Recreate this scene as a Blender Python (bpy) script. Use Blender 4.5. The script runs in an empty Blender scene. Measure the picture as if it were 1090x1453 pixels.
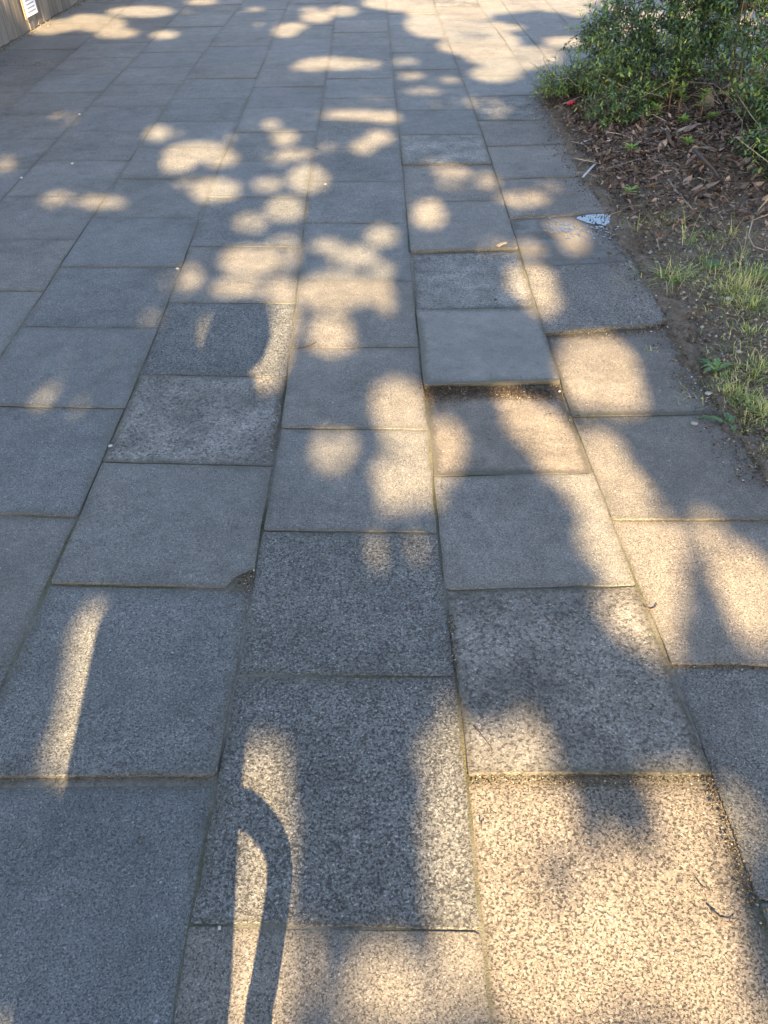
import bpy, bmesh, math, random
import numpy as np
from mathutils import Vector, Matrix, Quaternion, noise as mnoise

random.seed(11); RNG = np.random.default_rng(11)
scene = bpy.context.scene
COL = scene.collection
R = math.radians

# ------------------------------------------------------------------ camera
F_PX, PITCH, YAW, ROLL, CAM_H = 1139.27, 0.722395685, -0.00804670, 0.0365425792, 1.45541633
PW, PH = 1090.0, 1453.0
cP, sP, cY, sY, cR, sR = math.cos(PITCH), math.sin(PITCH), math.cos(YAW), math.sin(YAW), math.cos(ROLL), math.sin(ROLL)

def ray(px, py):
    x = (px - PW/2)/F_PX; y = (py - PH/2)/F_PX
    x, y = cR*x - sR*y, sR*x + cR*y
    f = cP - y*sP; d = sP + y*cP
    return (cY*x + sY*f, -sY*x + cY*f, -d)

def gp(px, py, z=0.0):
    """world point at height z seen at this photo position"""
    r = ray(px, py); t = (z - CAM_H)/r[2]
    return (r[0]*t, r[1]*t, z)

def at_y(px, py, Y):
    r = ray(px, py); t = Y/r[1]
    return (r[0]*t, Y, CAM_H + r[2]*t)

def axis(x, y, w):
    x, y = cR*x - sR*y, sR*x + cR*y
    f = w*cP - y*sP; d = w*sP + y*cP
    return Vector((cY*x + sY*f, -sY*x + cY*f, -d))

cam_d = bpy.data.cameras.new('camera'); cam = bpy.data.objects.new('camera', cam_d); COL.objects.link(cam)
cx_, cy_, cz_ = axis(1, 0, 0), axis(0, -1, 0), -axis(0, 0, 1)
cam.matrix_world = Matrix(((cx_.x, cy_.x, cz_.x, 0), (cx_.y, cy_.y, cz_.y, 0), (cx_.z, cy_.z, cz_.z, CAM_H), (0, 0, 0, 1)))
cam_d.sensor_fit = 'VERTICAL'; cam_d.angle = 2*math.atan(PH/2/F_PX)
cam_d.clip_start = 0.02; cam_d.clip_end = 500
scene.camera = cam

# ------------------------------------------------------------------ sky, sun, exposure
SUN_EL, SUN_AZ = R(30), R(4)                      # the light travels away from the viewer, 4 degrees to the left
TO_SUN = Vector((math.sin(SUN_AZ)*math.cos(SUN_EL), -math.cos(SUN_AZ)*math.cos(SUN_EL), math.sin(SUN_EL)))
world = bpy.data.worlds.new('World'); scene.world = world; world.use_nodes = True
wn = world.node_tree.nodes; wl = world.node_tree.links
sky = wn.new('ShaderNodeTexSky'); sky.sky_type = 'NISHITA'; sky.sun_disc = False
sky.sun_elevation = SUN_EL; sky.sun_rotation = R(180 - 4)
sky.air_density = 1.0; sky.dust_density = 2.0; sky.ozone_density = 1.0
wl.new(sky.outputs['Color'], wn['Background'].inputs['Color']); wn['Background'].inputs['Strength'].default_value = 0.085
sun_d = bpy.data.lights.new('sun', 'SUN'); sun = bpy.data.objects.new('sun', sun_d); COL.objects.link(sun)
sun_d.energy = 5.0; sun_d.angle = R(0.53); sun_d.color = (1.0, 0.76, 0.44)
sun.rotation_euler = (-TO_SUN).to_track_quat('-Z', 'Y').to_euler(); sun.location = (0, -6, 12)
scene.view_settings.view_transform = 'Standard'; scene.view_settings.look = 'None'
scene.view_settings.gamma = 1.0; scene.view_settings.exposure = 2.86
scene.view_settings.use_curve_mapping = False

# ------------------------------------------------------------------ helpers
def tag(o, label=None, cat=None, group=None, kind=None):
    if label: o['label'] = label
    if cat: o['category'] = cat
    if group: o['group'] = group
    if kind: o['kind'] = kind
    return o

def empty(name, loc):
    o = bpy.data.objects.new(name, None); COL.objects.link(o); o.location = loc
    o.empty_display_size = 0.1
    return o

def mesh_obj(name, verts, faces, mat, parent=None, smooth=False, origin=None, attrs=None):
    me = bpy.data.meshes.new(name)
    v = np.asarray(verts, float).reshape(-1, 3)
    base = np.zeros(3)
    if origin is not None: base = np.asarray(origin, float)
    me.from_pydata((v - base).tolist(), [], [tuple(int(i) for i in f) for f in faces])
    if attrs:
        for k, a in attrs.items():
            at = me.attributes.new(k, 'FLOAT', 'POINT'); at.data.foreach_set('value', np.asarray(a, np.float32))
    if smooth: me.polygons.foreach_set('use_smooth', [True]*len(me.polygons))
    if mat: me.materials.append(mat)
    me.update()
    o = bpy.data.objects.new(name, me); COL.objects.link(o)
    if parent is not None:
        o.parent = parent
        o.location = Vector(base) - parent.location
    else:
        o.location = base
    return o

def quads_obj(name, verts, nper, pattern, mat, parent=None, tone=None, origin=(0, 0, 0), smooth=False):
    """many alike little pieces at once: verts (N*nper,3), pattern = list of quads inside one piece"""
    v = np.asarray(verts, np.float32).reshape(-1, 3) - np.asarray(origin, np.float32)
    n = len(v)//nper; pat = np.asarray(pattern, np.int32)
    k = pat.shape[1]
    loops = (pat[None] + (np.arange(n, dtype=np.int32)*nper)[:, None, None]).reshape(-1)
    nf = n*len(pat)
    me = bpy.data.meshes.new(name)
    me.vertices.add(len(v)); me.vertices.foreach_set('co', v.reshape(-1))
    me.loops.add(len(loops)); me.loops.foreach_set('vertex_index', loops)
    me.polygons.add(nf); me.polygons.foreach_set('loop_start', np.arange(nf, dtype=np.int32)*k)
    if tone is not None:
        at = me.attributes.new('tone', 'FLOAT', 'POINT'); at.data.foreach_set('value', np.repeat(np.asarray(tone, np.float32), nper))
    me.materials.append(mat); me.update(calc_edges=True)
    if smooth: me.polygons.foreach_set('use_smooth', [True]*nf)
    o = bpy.data.objects.new(name, me); COL.objects.link(o)
    if parent is not None:
        o.parent = parent; o.location = Vector(origin) - parent.location
    else: o.location = origin
    return o

class Geo:
    def __init__(self): self.v = []; self.f = []
    def tube(self, pts, rad, sides=5, cap=True):
        pts = [Vector(p) for p in pts]; n = len(pts)
        if not hasattr(rad, '__len__'): rad = [rad]*n
        base = len(self.v); up = Vector((0.31, 0.52, 0.79))
        for i, p in enumerate(pts):
            t = (pts[min(i+1, n-1)] - pts[max(i-1, 0)]); t = t.normalized() if t.length > 1e-9 else Vector((0, 0, 1))
            a = t.cross(up)
            if a.length < 1e-3: a = t.cross(Vector((1, 0, 0)))
            a.normalize(); b = t.cross(a)
            for k in range(sides):
                an = 2*math.pi*k/sides
                self.v.append(p + (a*math.cos(an) + b*math.sin(an))*rad[i])
        for i in range(n-1):
            for k in range(sides):
                k2 = (k+1) % sides
                self.f.append((base+i*sides+k, base+i*sides+k2, base+(i+1)*sides+k2, base+(i+1)*sides+k))
        if cap:
            self.f.append(tuple(base+k for k in reversed(range(sides))))
            self.f.append(tuple(base+(n-1)*sides+k for k in range(sides)))
    def box(self, c, s, rot=None):
        base = len(self.v)
        for z in (-1, 1):
            for x, y in ((-1, -1), (1, -1), (1, 1), (-1, 1)):
                p = Vector((x*s[0]/2, y*s[1]/2, z*s[2]/2))
                if rot is not None: p = rot @ p
                self.v.append(p + Vector(c))
        for q in ((3, 2, 1, 0), (4, 5, 6, 7), (0, 1, 5, 4), (1, 2, 6, 5), (2, 3, 7, 6), (3, 0, 4, 7)):
            self.f.append(tuple(base+i for i in q))
    def rings(self, rings, cap=True):
        base = len(self.v); m = len(rings[0])
        for r in rings: self.v += [Vector(p) for p in r]
        for i in range(len(rings)-1):
            for k in range(m):
                k2 = (k+1) % m
                self.f.append((base+i*m+k, base+i*m+k2, base+(i+1)*m+k2, base+(i+1)*m+k))
        if cap:
            self.f.append(tuple(base+k for k in reversed(range(m))))
            self.f.append(tuple(base+(len(rings)-1)*m+k for k in range(m)))
    def obj(self, name, mat, parent=None, smooth=False, origin=None):
        return mesh_obj(name, [tuple(p) for p in self.v], self.f, mat, parent, smooth, origin)

# ------------------------------------------------------------------ materials
class NT:
    def __init__(self, name):
        self.m = bpy.data.materials.new(name); self.m.use_nodes = True
        self.n = self.m.node_tree.nodes; self.l = self.m.node_tree.links
        self.b = self.n['Principled BSDF']
    def new(self, t, **k):
        x = self.n.new(t)
        for a, v in k.items(): setattr(x, a, v)
        return x
    def link(self, a, b): self.l.new(a, b)
    def val(self, sock, v):
        if hasattr(v, 'is_linked') or hasattr(v, 'links'): self.link(v, sock)
        else: sock.default_value = v
    def math(self, op, a, b=0.0, c=None, clamp=False):
        x = self.new('ShaderNodeMath', operation=op, use_clamp=clamp)
        self.val(x.inputs[0], a); self.val(x.inputs[1], b)
        if c is not None: self.val(x.inputs[2], c)
        return x.outputs[0]
    def vmath(self, op, a, b):
        x = self.new('ShaderNodeVectorMath', operation=op); self.val(x.inputs[0], a); self.val(x.inputs[1], b); return x.outputs[0]
    def noise(self, vec, scale, detail=2, rough=0.55):
        x = self.new('ShaderNodeTexNoise'); self.val(x.inputs['Vector'], vec)
        x.inputs['Scale'].default_value = scale; x.inputs['Detail'].default_value = detail; x.inputs['Roughness'].default_value = rough
        return x.outputs['Fac']
    def voro(self, vec, scale, out='Color', feature='F1'):
        x = self.new('ShaderNodeTexVoronoi', feature=feature); self.val(x.inputs['Vector'], vec); x.inputs['Scale'].default_value = scale
        return x.outputs[out]
    def ramp(self, fac, stops, interp='LINEAR'):
        x = self.new('ShaderNodeValToRGB'); x.color_ramp.interpolation = interp
        e = x.color_ramp.elements
        while len(e) < len(stops): e.new(0.5)
        for el, (p, c) in zip(e, stops):
            el.position = p; el.color = (c, c, c, 1) if not hasattr(c, '__len__') else (*c, 1)
        self.link(fac, x.inputs['Fac']); return x.outputs['Color']
    def mix(self, fac, a, b, mode='MIX'):
        x = self.new('ShaderNodeMix', data_type='RGBA', blend_type=mode)
        self.val(x.inputs['Factor'], fac)
        for s, v in ((x.inputs['A'], a), (x.inputs['B'], b)):
            if hasattr(v, 'links'): self.link(v, s)
            else: s.default_value = (*v, 1) if len(v) == 3 else v
        return x.outputs['Result']
    def bump(self, h, dist, strength=1.0, normal=None):
        x = self.new('ShaderNodeBump'); x.inputs['Distance'].default_value = dist; x.inputs['Strength'].default_value = strength
        self.link(h, x.inputs['Height'])
        if normal is not None: self.link(normal, x.inputs['Normal'])
        return x.outputs['Normal']
    def sep(self, c):
        x = self.new('ShaderNodeSeparateColor'); self.link(c, x.inputs[0]); return x.outputs

def slab_material(name, agg=170, pit=110, pit_cover=0.40, pit_dark=0.45, mottle=0.25, bump=0.0018, rough=0.82, spec=0.35, white=0.5, moss=0.6, wet=0.0, reach=.62, contrast=1.0):
    t = NT(name)
    co = t.new('ShaderNodeTexCoord').outputs['Object']; oi = t.new('ShaderNodeObjectInfo')
    off = t.new('ShaderNodeCombineXYZ')
    t.link(t.math('MULTIPLY', oi.outputs['Random'], 37.0), off.inputs[0]); t.link(t.math('MULTIPLY', oi.outputs['Random'], 91.0), off.inputs[1])
    vec = t.vmath('ADD', co, off.outputs[0])
    warp = t.new('ShaderNodeTexNoise'); t.link(vec, warp.inputs['Vector']); warp.inputs['Scale'].default_value = 260
    wv = t.new('ShaderNodeVectorMath', operation='SCALE'); t.link(warp.outputs['Color'], wv.inputs[0]); wv.inputs['Scale'].default_value = 0.0035
    vecw = t.vmath('ADD', vec, wv.outputs[0])
    s = t.sep(t.voro(vecw, agg))
    grain = t.ramp(s[0], [(p_, 1 + (v_-1)*contrast) for p_, v_ in ((0.0, 0.55), (0.3, 0.84), (0.6, 1.02), (0.86, 1.22), (0.95, 1.6), (1.0, 2.1))])
    fine = t.ramp(t.noise(vec, 520, 2, 0.7), [(0.25, 0.72), (0.75, 1.28)])
    g = t.mix(1.0, grain, fine, 'MULTIPLY')
    blot = t.ramp(t.noise(vec, 7, 4, 0.6), [(0.25, 1-mottle), (0.75, 1+mottle)])
    g = t.mix(1.0, g, blot, 'MULTIPLY')
    base = t.mix(1.0, oi.outputs['Color'], g, 'MULTIPLY')
    # pits between the exposed stones and dark grains; pit shade put into the colour
    pn = t.noise(vecw, pit, 3, 0.62)
    pmask = t.ramp(pn, [(pit_cover-0.05, 1.0), (pit_cover+0.05, 0.0)])
    base = t.mix(t.math('MULTIPLY', pmask, 0.9), base, t.mix(1.0, base, (pit_dark, pit_dark, pit_dark*1.03), 'MULTIPLY'))
    # pale quartz grains
    ws = t.sep(t.voro(vec, 85))
    wd = t.voro(vec, 85, 'Distance')
    wm = t.math('MULTIPLY', t.math('GREATER_THAN', ws[1], 0.988 - 0.01*white), t.math('LESS_THAN', wd, 0.2))
    base = t.mix(t.math('MULTIPLY', wm, 0.75), base, (0.40, 0.39, 0.37))
    # stains in world space run across the joints
    geo = t.new('ShaderNodeNewGeometry')
    pos = geo.outputs['Position']
    stain = t.ramp(t.noise(pos, 1.9, 6, 0.68), [(0.28, 0.70), (0.48, 0.98), (0.72, 1.16)])
    gum = t.math('MULTIPLY', t.math('LESS_THAN', t.math('ADD', t.voro(pos, 3.6, 'Distance'), t.math('MULTIPLY', t.noise(pos, 40, 2), .10)), .105), t.math('GREATER_THAN', t.sep(t.voro(pos, 3.6))[0], .62))
    base = t.mix(t.math('MULTIPLY', gum, .38), base, t.mix(1.0, base, (.35, .35, .36), 'MULTIPLY'))
    fine2 = t.ramp(t.noise(pos, 17, 5, 0.72), [(0.3, 0.86), (0.7, 1.12)])
    base = t.mix(1.0, base, fine2, 'MULTIPLY')
    big = t.ramp(t.noise(vecw, pit*.42, 2, 0.5), [(0.30, 1.0), (0.35, 0.0)])
    base = t.mix(t.math('MULTIPLY', big, .55*contrast), base, t.mix(1.0, base, (.45, .45, .46), 'MULTIPLY'))
    base = t.mix(1.0, base, stain, 'MULTIPLY')
    # dirt and moss creeping in from the joints
    ed = t.new('ShaderNodeAttribute', attribute_name='edge').outputs['Fac']
    en = t.math('ADD', t.math('MULTIPLY', t.noise(geo.outputs['Position'], 3.1, 6, 0.7), 0.75), t.math('MULTIPLY', t.noise(geo.outputs['Position'], 60, 4, 0.75), 0.55))
    e2 = t.math('POWER', ed, 2.2)
    dm = t.ramp(t.math('ADD', t.math('MULTIPLY', e2, reach*.55), en), [(0.74, 0.0), (1.12, 1.0)])
    mossc = t.ramp(t.noise(geo.outputs['Position'], 9, 3), [(0.45, (0.082, 0.070, 0.054)), (0.72, (0.088, 0.084, 0.050))])
    base = t.mix(t.math('MULTIPLY', dm, moss), base, mossc)
    t.link(base, t.b.inputs['Base Color'])
    h = t.math('ADD', t.math('MULTIPLY', pn, 0.0), t.math('MULTIPLY', t.math('SUBTRACT', 1.0, pmask), 1.0))
    h = t.math('ADD', h, t.math('MULTIPLY', s[1], 0.45))
    h = t.math('ADD', h, t.math('MULTIPLY', t.noise(vec, 700, 2), 0.5))
    nrm = t.bump(h, bump)
    nrm = t.bump(t.noise(vec, 14, 3), 0.006, 0.5, nrm)
    t.link(nrm, t.b.inputs['Normal'])
    if wet > 0:
        wn_ = t.ramp(t.noise(geo.outputs['Position'], 11, 4, 0.6), [(0.34, 0.42), (0.62, 0.85)])
        t.link(wn_, t.b.inputs['Roughness'])
    else:
        t.link(t.math('ADD', t.math('MULTIPLY', s[2], -0.22), rough+0.08), t.b.inputs['Roughness'])
    t.b.inputs['Specular IOR Level'].default_value = spec
    return t.m

M = {}
M['fine'] = slab_material('slab_fine', agg=400, pit=285, pit_cover=0.415, pit_dark=0.40, bump=0.0016, mottle=0.14, moss=.4, contrast=.62)
M['medium'] = slab_material('slab_medium', agg=350, pit=245, pit_cover=0.425, pit_dark=0.37, bump=0.002, mottle=0.17, moss=.4, contrast=.72)
M['coarse'] = slab_material('slab_coarse', agg=320, pit=195, pit_cover=0.445, pit_dark=0.29, bump=0.0024, mottle=0.14, moss=.4, contrast=.9)
M['pitted'] = slab_material('slab_pitted', agg=330, pit=195, pit_cover=0.43, pit_dark=0.24, bump=0.0024, mottle=0.2, moss=.6, contrast=.8)
M['rough'] = slab_material('slab_rough', agg=280, pit=120, pit_cover=0.42, pit_dark=0.44, bump=0.0032, mottle=0.5, moss=.8, contrast=.75)
M['dirty'] = slab_material('slab_dirty', agg=360, pit=240, pit_cover=0.40, pit_dark=0.42, bump=0.0016, mottle=0.26, moss=.85, reach=.95, contrast=.5)
M['smooth'] = slab_material('slab_smooth', agg=420, pit=60, pit_cover=0.29, pit_dark=0.5, bump=0.0006, mottle=0.16, white=0.1, rough=0.75, moss=.85, reach=.75, contrast=.4)
M['wet'] = slab_material('slab_wet', agg=330, pit=200, pit_cover=0.38, pit_dark=0.5, bump=0.0007, mottle=0.25, wet=1.0, spec=0.4, moss=0.6, contrast=.5)

def simple(name, col, rough=0.8, var=0.25, scale=40, bump=0.0, bscale=120, spec=0.3, tone=False, col2=None, rnd=0.0):
    t = NT(name); co = t.new('ShaderNodeTexCoord').outputs['Object']
    n = t.noise(co, scale, 4, 0.6)
    c = t.mix(n, tuple(x*(1-var) for x in col), tuple(x*(1+var) for x in col))
    if tone:
        a = t.new('ShaderNodeAttribute', attribute_name='tone').outputs['Fac']
        c = t.mix(a, c, col2)
    if rnd:
        r = t.new('ShaderNodeObjectInfo').outputs['Random']
        k = t.ramp(r, [(0, 1-rnd), (1, 1+rnd)]); c = t.mix(1.0, c, k, 'MULTIPLY')
    t.link(c, t.b.inputs['Base Color']); t.b.inputs['Roughness'].default_value = rough; t.b.inputs['Specular IOR Level'].default_value = spec
    if bump: t.link(t.bump(t.noise(co, bscale, 4, 0.65), bump), t.b.inputs['Normal'])
    return t.m

def leaf_material(name, stops, rough=0.45, trans=0.25, spec=0.4):
    t = NT(name)
    a = t.new('ShaderNodeAttribute', attribute_name='tone').outputs['Fac']
    c = t.ramp(a, stops)
    t.link(c, t.b.inputs['Base Color']); t.b.inputs['Roughness'].default_value = rough; t.b.inputs['Specular IOR Level'].default_value = spec
    if trans:
        tr = t.new('ShaderNodeBsdfTranslucent'); t.link(t.mix(1.0, c, (1.2, 1.5, 0.6), 'MULTIPLY'), tr.inputs['Color'])
        mx = t.new('ShaderNodeMixShader'); mx.inputs[0].default_value = trans
        t.link(t.b.outputs[0], mx.inputs[1]); t.link(tr.outputs[0], mx.inputs[2])
        t.link(mx.outputs[0], t.n['Material Output'].inputs['Surface'])
    return t.m

def soil_material():
    t = NT('soil'); p = t.new('ShaderNodeNewGeometry').outputs['Position']
    n = t.noise(p, 14, 6, 0.7); n2 = t.noise(p, 95, 4, 0.7)
    c = t.ramp(n, [(0.25, (0.095, 0.070, 0.047)), (0.5, (0.175, 0.132, 0.092)), (0.75, (0.27, 0.212, 0.152))])
    c = t.mix(1.0, c, t.ramp(n2, [(0.25, 0.55), (0.75, 1.5)]), 'MULTIPLY')
    v = t.sep(t.voro(p, 120))
    c = t.mix(t.math('GREATER_THAN', v[0], 0.955), c, (0.22, 0.20, 0.17))
    t.link(c, t.b.inputs['Base Color']); t.b.inputs['Roughness'].default_value = 0.95; t.b.inputs['Specular IOR Level'].default_value = 0.15
    h = t.math('ADD', t.math('MULTIPLY', n2, 1.0), t.math('MULTIPLY', v[1], 0.35))
    t.link(t.bump(h, 0.02), t.b.inputs['Normal'])
    return t.m
M['soil'] = soil_material()

def joint_material():
    t = NT('joint_fill'); p = t.new('ShaderNodeNewGeometry').outputs['Position']
    sand = t.ramp(t.noise(p, 60, 4, 0.7), [(0.3, (0.12, 0.108, 0.09)), (0.7, (0.23, 0.21, 0.178))])
    moss = t.ramp(t.noise(p, 160, 3, 0.7), [(0.3, (0.045, 0.042, 0.028)), (0.7, (0.13, 0.122, 0.066))])
    k = t.ramp(t.noise(p, 1.7, 4, 0.6), [(0.40, 0.0), (0.58, 1.0)])
    sp = t.new('ShaderNodeSeparateXYZ'); t.link(p, sp.inputs[0])
    k = t.math('MULTIPLY', k, t.math('MULTIPLY_ADD', sp.outputs[1], -.16, 1.45, clamp=True))
    c = t.mix(k, sand, moss)
    t.link(c, t.b.inputs['Base Color']); t.b.inputs['Roughness'].default_value = 0.95; t.b.inputs['Specular IOR Level'].default_value = 0.15
    t.link(t.bump(t.noise(p, 260, 4, 0.7), 0.004), t.b.inputs['Normal'])
    return t.m
M['joint'] = joint_material()
M['ground'] = simple('far_ground', (0.15, 0.14, 0.12), 0.95, 0.3, 3)
M['bark'] = simple('bark', (0.11, 0.085, 0.065), 0.9, 0.4, 30, 0.02, 60)
M['twig'] = simple('twig_bark', (0.085, 0.058, 0.042), 0.8, 0.35, 60)
M['twig_pale'] = simple('dry_stalk', (0.30, 0.24, 0.17), 0.75, 0.3, 60)
M['stem_pink'] = simple('pinkish_stem', (0.22, 0.125, 0.085), 0.6, 0.3, 60)
M['white'] = simple('white_plastic', (0.40, 0.39, 0.36), 0.5, 0.08, 60)
M['red'] = simple('red_scrap', (0.55, 0.03, 0.06), 0.4, 0.2, 60)
M['pebble'] = simple('pebble', (0.25, 0.235, 0.21), 0.85, 0.3, 90, rnd=0.4)
M['steel'] = simple('galvanised_steel', (0.45, 0.46, 0.47), 0.45, 0.12, 50)
M['crown'] = leaf_material('tree_leaf', [(0.0, (0.028, 0.055, 0.016)), (1.0, (0.075, 0.11, 0.03))], trans=0.0)
M['leaf'] = leaf_material('shrub_leaf', [(0.0, (0.075, 0.045, 0.026)), (0.07, (0.05, 0.036, 0.022)), (0.10, (0.02, 0.04, 0.018)), (0.4, (0.05, 0.095, 0.044)), (0.7, (0.115, 0.185, 0.065)), (0.9, (0.17, 0.25, 0.055)), (1.0, (0.27, 0.34, 0.06))], rough=0.34, trans=0.18)
M['young'] = leaf_material('young_leaf', [(0.0, (0.09, 0.17, 0.03)), (1.0, (0.30, 0.40, 0.06))], rough=0.45, trans=0.35)
M['grass'] = leaf_material('grass_blade', [(0.0, (0.085, 0.15, 0.03)), (0.5, (0.20, 0.27, 0.06)), (0.78, (0.44, 0.42, 0.14)), (1.0, (0.62, 0.50, 0.26))], rough=0.55, trans=0.25)
M['dry'] = leaf_material('dry_leaf', [(0.0, (0.036, 0.024, 0.017)), (0.45, (0.135, 0.086, 0.058)), (0.8, (0.28, 0.19, 0.132)), (1.0, (0.44, 0.32, 0.22))], rough=0.7, trans=0.0, spec=0.25)
M['crumb'] = leaf_material('soil_crumb', [(0.0, (0.045, 0.032, 0.021)), (0.7, (0.19, 0.142, 0.098)), (0.95, (0.30, 0.245, 0.18)), (1.0, (0.42, 0.38, 0.31))], rough=0.95, trans=0.0, spec=0.15)

def plank_material():
    t = NT('weathered_board'); co = t.new('ShaderNodeTexCoord').outputs['Object']; oi = t.new('ShaderNodeObjectInfo')
    mp = t.new('ShaderNodeMapping'); t.link(co, mp.inputs['Vector']); mp.inputs['Scale'].default_value = (60, 60, 2.2)
    off = t.new('ShaderNodeCombineXYZ'); t.link(t.math('MULTIPLY', oi.outputs['Random'], 60.0), off.inputs[2])
    v = t.vmath('ADD', mp.outputs[0], off.outputs[0])
    n = t.noise(v, 1.0, 5, 0.7)
    c = t.ramp(n, [(0.25, (0.075, 0.060, 0.048)), (0.5, (0.155, 0.130, 0.105)), (0.75, (0.25, 0.215, 0.18))])
    c = t.mix(1.0, c, t.ramp(oi.outputs['Random'], [(0, 0.72), (1, 1.2)]), 'MULTIPLY')
    t.link(c, t.b.inputs['Base Color']); t.b.inputs['Roughness'].default_value = 0.85; t.b.inputs['Specular IOR Level'].default_value = 0.2
    t.link(t.bump(n, 0.004), t.b.inputs['Normal'])
    return t.m
M['plank'] = plank_material()

# ------------------------------------------------------------------ setting: ground sheet
mesh_obj('ground', [(-160, -160, -0.12), (160, -160, -0.12), (160, 200, -0.12), (-160, 200, -0.12)], [(0, 1, 2, 3)], M['ground'])['kind'] = 'structure'

# ------------------------------------------------------------------ setting: pavement of slabs
JL = {   # the long joints, as seen in the photograph
'A': [(550,23),(555,66),(558,109),(566,185),(571,231),(576,287),(580,340),(586,396),(590,445),(594,485),(597,531),(612,613),(612,657),(619,741),(623,774),(634,858),(643,932),(650,972),(661,1080),(667,1151),(677,1258),(687,1358),(697,1453)],
'B': [(480,3),(475,28),(469,76),(459,132),(449,195),(444,224),(431,297),(430,337),(429,366),(417,439),(411,511),(402,591),(396,624),(391,638),(377,734),(355,848),(344,914),(328,994),(312,1088),(296,1151),(280,1247),(264,1326),(254,1398),(244,1453)],
'C': [(409,7),(396,33),(380,73),(363,115),(330,195),(310,238),(292,284),(271,347),(251,396),(241,425),(224,468),(198,538),(175,587),(145,656),(110,730),(75,825),(40,891),(0,976)],
'D': [(343,7),(317,36),(294,69),(257,119),(218,178),(178,234),(158,267),(116,330),(76,392),(36,458),(7,498)],
'E': [(256,16),(215,59),(162,114),(116,162),(69,211)],
'F': [(118,62),(79,96),(53,115),(20,148)],
'G': [(618,13),(631,43),(644,86),(666,132),(682,185),(697,231),(712,271),(722,304),(761,442),(775,478),(791,538),(814,594),(826,633),(869,738),(903,828),(914,861),(947,927),(953,944),(983,1031),(1007,1095),(1038,1146),(1066,1230),(1078,1297)],
'H': [(692,26),(712,50),(732,83),(751,106),(768,132),(801,205),(824,251),(840,274),(868,304),(895,371),(948,455),(985,520),(1020,575),(1057,633),(1090,685)],
'I': [(722,17),(742,43),(765,69)],
'J': [(791,20),(808,36)]}
LINE = {}
for k, pts in JL.items():
    q = sorted((gp(*p)[1], gp(*p)[0]) for p in pts)
    y = np.array([a for a, b in q]); x = np.array([b for a, b in q])
    if len(x) > 6:
        xs = x.copy(); xs[1:-1] = (x[:-2] + 2*x[1:-1] + x[2:])/4; x = xs
    LINE[k] = (y, x)
LINE['W'] = (np.array([-2.0, 7.62, 8.67, 9.91, 14]), np.array([-3.13, -3.10, -3.06, -2.99, -2.86]))
LINE['K'] = (np.array([0.0, 14]), np.array([2.17, 2.19])); LINE['L'] = (np.array([0.0, 14]), np.array([2.69, 2.71]))
LINE['N'] = (np.array([0.0, 14]), np.array([3.20, 3.22])); LINE['O'] = (np.array([0.0, 14]), np.array([3.72, 3.74]))
LINE['P'] = (np.array([0.0, 14]), np.array([4.24, 4.25]))
def lx(k, y): return float(np.interp(y, *LINE[k]))

# cross joints, each as two photo points (near to far)
CJ = {
('B','A'): [((340,1314),(650,1320)), ((345,958),(645,960)), ((372,754),(620,757)), ((402,608),(610,610)), ((414,495),(594,493)), ((427,397),(584,400)), ((430,316),(578,317)), ((440,257),(574,258))],
('A','G'): [((665,1101),(1007,1101)), ((634,838),(903,831)), ((615,677),(840,672)), ((606,549),(788,544)), ((592,440),(761,437)), ((583,358),(735,353)), ((578,287),(715,285)), ((575,234),(699,233)), ((570,191),(685,191)), ((609,156),(672,156))],
('G','H'): [((953,943),(1090,946)), ((869,738),(1090,738)), ((814,592),(985,589)), ((773,475),(948,460)), ((743,379),(895,371)), ((725,311),(868,303)), ((712,255),(827,251)), ((692,208),(801,205)), ((660,171),(778,171)), ((669,137),(768,135))],
('C','B'): [((0,1104),(312,1102)), ((77,829),(345,836)), ((158,651),(367,667)), ((218,526),(360,541)), ((244,425),(417,436)), ((274,345),(429,355)), ((300,279),(425,280)), ((327,228),(430,229))],
('D','C'): [((18,729),(106,735)), ((0,577),(175,580.5)), ((33,463),(221,467)), ((149,378.6),(251,380)), ((149,308.6),(277,310)), ((172,253.5),(287,254)), ((345,46),(380,46))],
('E','D'): [((56,340),(109,341)), ((158,119),(257,120)), ((285,37),(315,38))],
('F','E'): [((83,105),(158,106))],
('W','F'): [((0,119),(50,119)), ((0,92),(80,93)), ((40,70),(110,70.5)), ((53,50),(133,50))],
('H','I'): [((765,122),(775,122))], ('I','J'): [((775,122),(795,122))],
}
NEAR = {('B','A'): -1.2, ('A','G'): -1.2, ('G','H'): -1.2, ('C','B'): -1.2, ('D','C'): -0.6, ('E','D'): 1.2, ('F','E'): 2.6, ('W','F'): 3.6,
        ('H','I'): 5.95, ('I','J'): 5.95, ('J','K'): 6.02, ('K','L'): 6.02, ('L','N'): 6.02, ('N','O'): 6.02, ('O','P'): 6.02}
FAR = 12.3
columns = {}
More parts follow.
